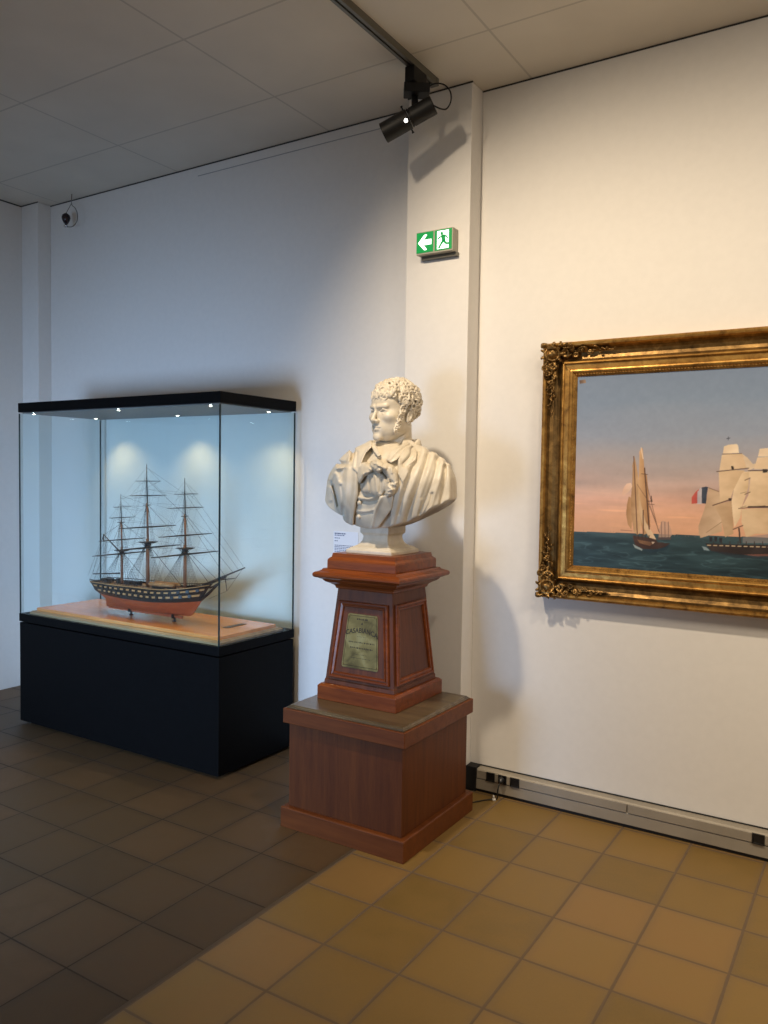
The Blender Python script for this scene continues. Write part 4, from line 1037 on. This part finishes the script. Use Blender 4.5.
# the canvas: pigment as a fine colour grid
CYp = D-.028
cxa, cxb, cza, czb = FXa+PW-.004, FXb-PW+.004, FZa+PW-.004, FZb-PW+.004
st_ = .0024; nx_, nz_ = int((cxb-cxa)/st_), int((czb-cza)/st_)
ux = np.linspace(cxa, cxb, nx_); uz = np.linspace(cza, czb, nz_)
UXg, UZg = np.meshgrid(ux, uz, indexing='ij')
def vnoise(sx, sz, seed, octs=4):
    rg = np.random.default_rng(seed); out = np.zeros(UXg.shape); am = 1.
    for o in range(octs):
        a_ = rg.random((int((cxb-cxa)/sx)+3, int((czb-cza)/sz)+3)); u = (UXg-cxa)/sx; v = (UZg-cza)/sz
        i, j = u.astype(int), v.astype(int); fu, fv = u-i, v-j; fu = fu*fu*(3-2*fu); fv = fv*fv*(3-2*fv)
        out += am*((a_[i, j]*(1-fu)+a_[i+1, j]*fu)*(1-fv)+(a_[i, j+1]*(1-fu)+a_[i+1, j+1]*fu)*fv-.5); am *= .5; sx /= 2; sz /= 2
    return out
HZ = 1.352+.018*(UXg-cxa)
hh = UZg-HZ+.05*vnoise(.5, .12, 3)*np.clip((UZg-HZ)*8, 0, 1)
stops = [(-.2, (216, 164, 126)), (.0, (218, 168, 130)), (.08, (220, 170, 134)), (.15, (210, 168, 144)), (.23, (192, 168, 154)), (.33, (172, 164, 160)), (.45, (146, 156, 168)), (.60, (124, 142, 160)), (.75, (112, 130, 150))]
img = np.stack([np.interp(hh, [s_[0] for s_ in stops], [s_[1][c] for s_ in stops]) for c in range(3)], -1)
cl_ = np.clip(vnoise(.35, .05, 9)*1.6, -1, 1)*np.clip(1-np.abs(UZg-HZ-.16)/.16, 0, 1); img += cl_[..., None]*np.array([26, 20, 16])
cl2 = np.clip(vnoise(.2, .018, 12)*2-.35, 0, 1)*np.clip(1-np.abs(UZg-HZ-.10)/.12, 0, 1); img += cl2[..., None]*np.array([26, 20, 8])
img += (vnoise(.02, .02, 4, 3)*4)[..., None]
sea = UZg < HZ
dep = (HZ-UZg)/(HZ-cza)
wv = vnoise(.12, .022, 21, 5)
wav2 = np.abs(vnoise(.16, .03, 33, 3))
s_c = np.stack([np.interp(dep, [0, .25, 1], [k0, k1, k2]) for k0, k1, k2 in ((58, 44, 32), (80, 68, 55), (84, 72, 60))], -1)
s_c += (wv*30)[..., None]*np.array([.8, 1, 1]); s_c += (np.clip(.06-wav2, 0, 1)*500*np.clip(dep*3, 0, 1))[..., None]*np.array([.7, .8, .8])
img = np.where(sea[..., None], s_c, img)
def toC(px, py):
    p = onto(px, py, CYp); return p[0], p[2]
def inpoly(P):
    ins = np.zeros(UXg.shape); 
    for ox in (-.25, .25):
        for oz in (-.25, .25):
            gx_, gz_ = UXg+ox*st_, UZg+oz*st_; m_ = np.zeros(UXg.shape, bool)
            for i in range(len(P)):
                (x1, y1), (x2, y2) = P[i], P[(i+1) % len(P)]
                m_ ^= ((y1 > gz_) != (y2 > gz_)) & (gx_ < (x2-x1)*(gz_-y1)/(y2-y1+1e-12)+x1)
            ins += m_*.25
    return ins
def paint(P, c0, c1=None, op=1., tex=8, world=False):
    """polygon in measured picture points; c0 left colour, c1 right colour"""
    global img
    Q = P if world else [toC(*p) for p in P]
    a_ = inpoly(Q)*op; xs = [q[0] for q in Q]
    t = np.clip((UXg-min(xs))/(max(xs)-min(xs)+1e-6), 0, 1)[..., None]; c1 = c1 or c0
    cc = np.array(c0)*(1-t)+np.array(c1)*t+(vnoise(.05, .03, int(abs(xs[0]*1000)) % 97, 3)*tex*2)[..., None]
    img = img*(1-a_[..., None])+cc*a_[..., None]
def line_(p, q, w, c, op=1., world=False):
    (x1, z1), (x2, z2) = (p, q) if world else (toC(*p), toC(*q))
    t = np.clip(((UXg-x1)*(x2-x1)+(UZg-z1)*(z2-z1))/((x2-x1)**2+(z2-z1)**2+1e-12), 0, 1)
    d = np.hypot(UXg-x1-t*(x2-x1), UZg-z1-t*(z2-z1)); a_ = np.clip((w-d)/st_+.5, 0, 1)*op
    global img; img = img*(1-a_[..., None])+np.array(c, float)*a_[..., None]
Sz = lambda x, y: (615+x*.11719, 440+y*.11719)
Lz = lambda x, y: (690+x*.11712, 440+y*.11719)
def PS(pts, c0, c1=None, **k): paint([Sz(*p) for p in pts], c0, c1, **k)
def PL(pts, c0, c1=None, **k): paint([Lz(*p) for p in pts], c0, c1, **k)
# far sail and the hull shadow of the schooner
PS([(370, 840), (375, 760), (400, 690), (430, 695), (460, 710), (478, 760), (486, 810), (465, 835), (420, 850)], (186, 152, 130), (204, 166, 138), op=.8)
for a_ in (395, 425, 455): line_(Sz(a_, 700), Sz(a_+3, 845), .0013, (120, 96, 84))
PS([(365, 830), (480, 830), (476, 850), (365, 852)], (84, 74, 72))
PS([(78, 400), (100, 372), (135, 365), (150, 400), (120, 440), (80, 470), (60, 468), (66, 430)], (226, 186, 156), (232, 200, 170))
PS([(118, 480), (100, 560), (96, 640), (110, 720), (140, 765), (150, 640), (145, 500)], (170, 128, 84), (196, 154, 106))
PS([(150, 210), (165, 135), (182, 212), (190, 265), (200, 320), (214, 560), (230, 680), (215, 790), (190, 812), (160, 780), (140, 640), (135, 500), (145, 400)], (176, 138, 96), (214, 176, 128))
PS([(205, 260), (208, 100), (222, 66), (236, 70), (244, 160), (252, 270), (272, 300), (285, 440), (296, 640), (300, 740), (270, 800), (240, 810), (215, 660), (200, 460)], (206, 166, 118), (168, 122, 76))
PS([(196, 400), (225, 560), (262, 700), (320, 790), (352, 850), (320, 862), (288, 830), (240, 740), (205, 610)], (206, 172, 128), (232, 204, 164))
line_(Sz(160, 140), Sz(190, 810), .0020, (104, 72, 48)); line_(Sz(252, 240), Sz(292, 760), .0026, (84, 56, 40)); line_(Sz(222, 66), Sz(240, 160), .0016, (240, 220, 190)); line_(Sz(240, 600), Sz(242, 820), .0022, (90, 60, 40))
for p, q in (((260, 330), (372, 780)), ((285, 540), (380, 790)), ((190, 380), (296, 540)), ((300, 560), (350, 700))): line_(Sz(*p), Sz(*q), .0009, (110, 80, 60))
line_(Sz(225, 288), Sz(278, 294), .0012, (80, 56, 40)); line_(Sz(285, 522), Sz(318, 522), .0016, (70, 50, 40)); line_(Sz(285, 548), Sz(335, 550), .0010, (90, 62, 50)); line_(Sz(308, 480), Sz(314, 525), .0020, (60, 44, 36))
line_(Sz(50, 768), Sz(145, 776), .0012, (150, 106, 80))
PS([(150, 815), (200, 822), (300, 835), (350, 850), (365, 872), (470, 882), (430, 915), (340, 935), (240, 930), (170, 895)], (74, 48, 34), (52, 36, 30))
PS([(190, 850), (300, 868), (322, 885), (300, 905), (210, 880)], (128, 92, 58), (96, 66, 44)); PS([(310, 868), (340, 870), (322, 890)], (190, 168, 140))
PS([(150, 885), (165, 895), (235, 932), (230, 945), (170, 920)], (150, 164, 160)); PS([(240, 930), (380, 930), (470, 890), (440, 940), (300, 965)], (30, 52, 62), op=.7)
for xx in (0, 1, 2, 3, 4): line_(Sz(170+30*xx, 815), Sz(172+30*xx, 840), .0016, (60, 42, 34))
# the large ship with its flag
PL([(64, 435), (98, 402), (105, 405), (104, 545), (60, 545)], (196, 190, 190)); PL([(14, 490), (50, 440), (78, 418), (66, 470), (68, 540), (12, 545)], (204, 96, 82), (188, 84, 74))
PL([(62, 440), (100, 410), (102, 540), (62, 540)], (178, 170, 172), (196, 188, 186)); PL([(100, 405), (135, 398), (154, 402), (142, 470), (140, 545), (100, 540)], (66, 72, 84), (48, 58, 72))
PL([(160, 410), (245, 440), (262, 520), (270, 700), (275, 780), (90, 836), (76, 800), (72, 735), (120, 600), (145, 500)], (190, 160, 126), (206, 178, 142))
PL([(200, 556), (360, 520), (366, 640), (370, 720), (370, 800), (300, 830), (262, 660)], (206, 176, 138), (190, 158, 118))
PL([(290, 55), (330, 40), (400, 34), (412, 50), (418, 110), (280, 118)], (230, 206, 168), (240, 220, 184))
PL([(272, 128), (330, 118), (448, 118), (470, 170), (490, 238), (250, 262), (262, 190)], (226, 200, 160), (214, 184, 142))
PL([(450, 120), (490, 150), (538, 205), (555, 200), (590, 220), (500, 260), (480, 230)], (222, 200, 166))
PL([(245, 270), (380, 255), (470, 260), (430, 330), (370, 430), (345, 500), (255, 535), (250, 400)], (222, 194, 152), (212, 182, 140))
line_(Lz(228, 270), Lz(500, 240), .0018, (96, 76, 60)); line_(Lz(195, 558), Lz(355, 505), .0022, (104, 80, 62)); line_(Lz(275, 120), Lz(440, 116), .0014, (120, 96, 74)); line_(Lz(160, 408), Lz(245, 440), .0014, (120, 96, 74))
paint([Lz(350, 220), Lz(372, 225), Lz(376, 250), Lz(356, 252)], (52, 42, 36)); paint([Lz(330, 495), Lz(354, 495), Lz(356, 518), Lz(330, 520)], (64, 48, 40))
PL([(595, 75), (666, 68), (900, 60), (900, 140), (580, 140)], (232, 210, 174), (236, 214, 178)); PL([(575, 150), (700, 140), (900, 140), (910, 240), (545, 250)], (226, 200, 160), (214, 188, 150))
PL([(450, 272), (700, 255), (920, 260), (930, 570), (640, 565), (440, 580), (500, 470), (515, 330)], (228, 202, 160), (208, 178, 136))
PL([(445, 280), (505, 275), (500, 400), (440, 580), (430, 660), (380, 745), (365, 640), (355, 520), (375, 420)], (238, 214, 174), (214, 186, 142))
PL([(440, 590), (700, 580), (930, 585), (930, 800), (560, 800), (480, 830), (440, 700)], (222, 196, 154), (206, 172, 130))
line_(Lz(500, 262), Lz(930, 255), .0020, (90, 70, 56)); line_(Lz(415, 585), Lz(640, 562), .0016, (104, 80, 62)); line_(Lz(500, 572), Lz(930, 570), .0038, (70, 56, 50)); paint([Lz(620, 250), Lz(660, 250), Lz(662, 278), Lz(622, 278)], (48, 40, 36))
for y_ in (325, 445): line_(Lz(470, y_+18), Lz(512, y_), .0022, (140, 116, 90)); line_(Lz(432, y_+130), Lz(480, y_+118), .0010, (140, 116, 90))
line_(Lz(270, 700), Lz(140, 790), .0010, (150, 122, 92)); line_(Lz(370, 762), Lz(450, 730), .0022, (110, 84, 64)); line_(Lz(418, 755), Lz(430, 880), .0028, (60, 48, 44))
PL([(450, 830), (700, 800), (930, 790), (930, 880), (450, 880)], (150, 138, 132), op=.6)
PL([(130, 880), (300, 890), (930, 900), (930, 970), (560, 985), (300, 978), (180, 945)], (50, 40, 38), (42, 34, 32))
PL([(100, 905), (140, 915), (170, 945), (120, 940)], (130, 150, 154)); PL([(450, 978), (930, 965), (930, 990), (560, 998)], (132, 84, 70), op=.8); PL([(180, 945), (560, 990), (930, 992), (930, 1015), (400, 1010)], (34, 48, 56), op=.7)
for k in range(12): line_(Lz(150+52*k, 898+1.6*k), Lz(176+52*k, 899+1.6*k), .0020, (210, 188, 150))
for xx, yy in ((178, 840), (220, 840), (262, 850)): paint([Lz(xx-14, yy-14), Lz(xx+14, yy-14), Lz(xx+10, yy+26), Lz(xx-10, yy+26)], (40, 40, 46))
for k in range(8): line_(Lz(200+70*k, 868), Lz(202+70*k, 892), .0016, (60, 46, 40))
# remainder of the large ship towards the right edge of the canvas
x0_ = toC(*Lz(930, 500))[0]
for zt_, zb_, w0_, w1_ in ((1.895, 1.815, .085, .105), (1.805, 1.690, .12, .15), (1.675, 1.535, .17, .205), (1.52, 1.415, .215, .23)):
    arc = [(x0_-.02+(w1_+.02)*t, zb_+.014*math.sin(math.pi*t)) for t in (1, .75, .5, .25, 0)]
    paint([(x0_-.02, zt_), (x0_+w0_, zt_-.006), (x0_+w1_*1.04, (zt_+zb_)/2)]+arc, (222, 196, 154), (196, 164, 124), world=True)
    line_((x0_-.02, zt_+.003), (x0_+w0_+.012, zt_-.004), .0018, (92, 72, 56), 1., True)
for zt_, xb_, zb_, bulge in ((1.78, .40, 1.45, .02), (1.68, .36, 1.43, .02), (1.60, .31, 1.41, .015)):
    paint([(x0_+.16, zt_), (x0_+.25+bulge, (zt_+zb_)/2+.03), (x0_+xb_, zb_), (x0_+.22, zb_-.01), (x0_+.19, (zt_+zb_)/2-.02)], (208, 180, 140), (230, 206, 168), world=True)
    line_((x0_+.14, zt_+.06), (x0_+xb_+.02, zb_-.01), .0010, (100, 78, 60), 1., True)
line_((x0_+.06, 1.36), (x0_+.06, 1.92), .0022, (90, 68, 52), .6, True)
line_((x0_+.24, 1.385), (x0_+.43, 1.455), .0035, (70, 52, 42), 1., True)
paint([(x0_-.02, 1.372), (x0_+.20, 1.380), (x0_+.30, 1.402), (x0_+.27, 1.365), (x0_+.22, 1.325), (x0_-.02, 1.315)], (46, 38, 36), world=True)
line_((726.8, 438.6), (729.8, 438.0), .0016, (60, 64, 76)); line_((728.3, 436.8), (728.3, 440), .0012, (60, 64, 76)); paint([(cxa+.012, 2.063), (cxa+.040, 2.066), (cxa+.044, 2.050), (cxa+.014, 2.047)], (88, 66, 54), (150, 126, 96), world=True)
for k in range(14):
    q = rng.random(2); xx = cxa+.03+.62*q[0]; line_((xx, 1.354), (xx+.002, 1.362), .0012, (160, 130, 120), .35, True)
img = np.clip(img, 0, 255)/255.
# undo the warmth of the lamp so that the pigment keeps its own colour
lin = np.where(img <= .04045, img/12.92, ((img+.055)/1.055)**2.4)
PAINT_GAIN = np.array([.97, .98, 1.11])
lin = np.clip(lin*PAINT_GAIN, 0, .95)
V = np.stack([UXg.ravel()-PCX, np.full(UXg.size, CYp-D), UZg.ravel()-PCZ], 1)
ii = np.arange((nx_-1)*(nz_-1)); i_, j_ = ii//(nz_-1), ii % (nz_-1); k_ = i_*nz_+j_
Q = np.stack([k_, k_+nz_, k_+nz_+1, k_+1], 1)
mc, nt, bs, _ = new_mat('oil_paint')
at_ = nt.nodes.new('ShaderNodeAttribute'); at_.attribute_name = 'pigment'; nt.links.new(at_.outputs['Color'], bs.inputs['Base Color'])
bs.inputs['Roughness'].default_value = .5; bump(nt, bs, noise(nt, 260, 3, coords(nt, world=False)), .0006, .4)
cv = net_object('canvas', V, Q, mc, pt, False)
ca = cv.data.color_attributes.new('pigment', 'FLOAT_COLOR', 'POINT')
ca.data.foreach_set('color', np.concatenate([lin.reshape(-1, 3), np.ones((UXg.size, 1))], 1).astype(np.float32).ravel())
MB().box(cxa-.004, cxb+.004, D-.0275, D-.006, cza-.004, czb+.004).build('stretcher', M['board_edge'], pt)
#@@SECTION lights
def spot(name, loc, tgt, power, colr, size, blend, radius=.03):
    l = bpy.data.lights.new(name, 'SPOT'); l.energy = power; l.color = colr; l.spot_size = R(size); l.spot_blend = blend; l.shadow_soft_size = radius
    o = bpy.data.objects.new(name, l); o.location = loc; o.rotation_euler = (Vector(tgt)-Vector(loc)).to_track_quat('-Z', 'Y').to_euler(); col.objects.link(o); return o
def area(name, loc, tgt, power, colr, sx, sy):
    l = bpy.data.lights.new(name, 'AREA'); l.energy = power; l.color = colr; l.shape = 'RECTANGLE'; l.size = sx; l.size_y = sy
    o = bpy.data.objects.new(name, l); o.location = loc; o.rotation_euler = (Vector(tgt)-Vector(loc)).to_track_quat('-Z', 'Y').to_euler(); col.objects.link(o); return o
WARM = (1., .82, .60)
spot('gallery_spot', (-1.88, 1.88, 3.44), (-1.0, 3.9, 1.2), 185, WARM, 102, 1., .05)
spot('painting_spot', (-.35, 1.85, 3.44), (-.3, 3.7, .7), 70, WARM, 122, 1., .05)
spot('added_bust_accent', (-1.98, 1.82, 3.44), (-1.98, 3.1, 1.5), 38, (1., .84, .62), 30, .8, .04)  # added accent beside the key light, only to brighten the bust
fl = area('added_wall_fill', (1.5, 1.3, 3.4), (.6, 3.7, .7), 48, (1., .84, .64), 1.0, 1.0); fl.data.spread = R(120)  # added fill to even out the right wall, stands for no known fixture
for x, y in LEDS:
    back_ = y > 3.3
    spot('case_spot', (x, y, 1.950), (x+(.18 if x < -4 else -.25 if x > -3.2 and back_ else 0), y+(.10 if back_ and x < -3.2 else .02), .9), 7.5 if back_ else 12., (1, .70, .34), 104, .8, .008)
dl = area('daylight_window', (-2.9, -1.2, .9), (-4.0, 3.6, .45), 44, (.43, .65, 1.), 1.4, 1.1); dl.data.spread = R(72)
w = bpy.data.worlds.new('room_air'); sc.world = w; w.use_nodes = True
w.node_tree.nodes['Background'].inputs[0].default_value = (.74, .68, .62, 1); w.node_tree.nodes['Background'].inputs[1].default_value = .32

cam = bpy.data.cameras.new('camera'); co = bpy.data.objects.new('camera', cam); col.objects.link(co)
cam.sensor_fit = 'VERTICAL'; cam.sensor_height = 36; cam.lens = FL/1024*36; cam.clip_start = .05
co.matrix_world = Matrix(((R2[0], U2[0], -FWD[0], EYE[0]), (R2[1], U2[1], -FWD[1], EYE[1]), (R2[2], U2[2], -FWD[2], EYE[2]), (0, 0, 0, 1)))
sc.camera = co
sc.view_settings.view_transform = 'Standard'; sc.view_settings.look = 'None'; sc.view_settings.exposure = 0.; sc.view_settings.gamma = 1.; sc.view_settings.use_curve_mapping = False
sc.cycles.use_denoising = True; sc.cycles.max_bounces = 8; sc.cycles.transparent_max_bounces = 16; sc.cycles.sample_clamp_indirect = 4
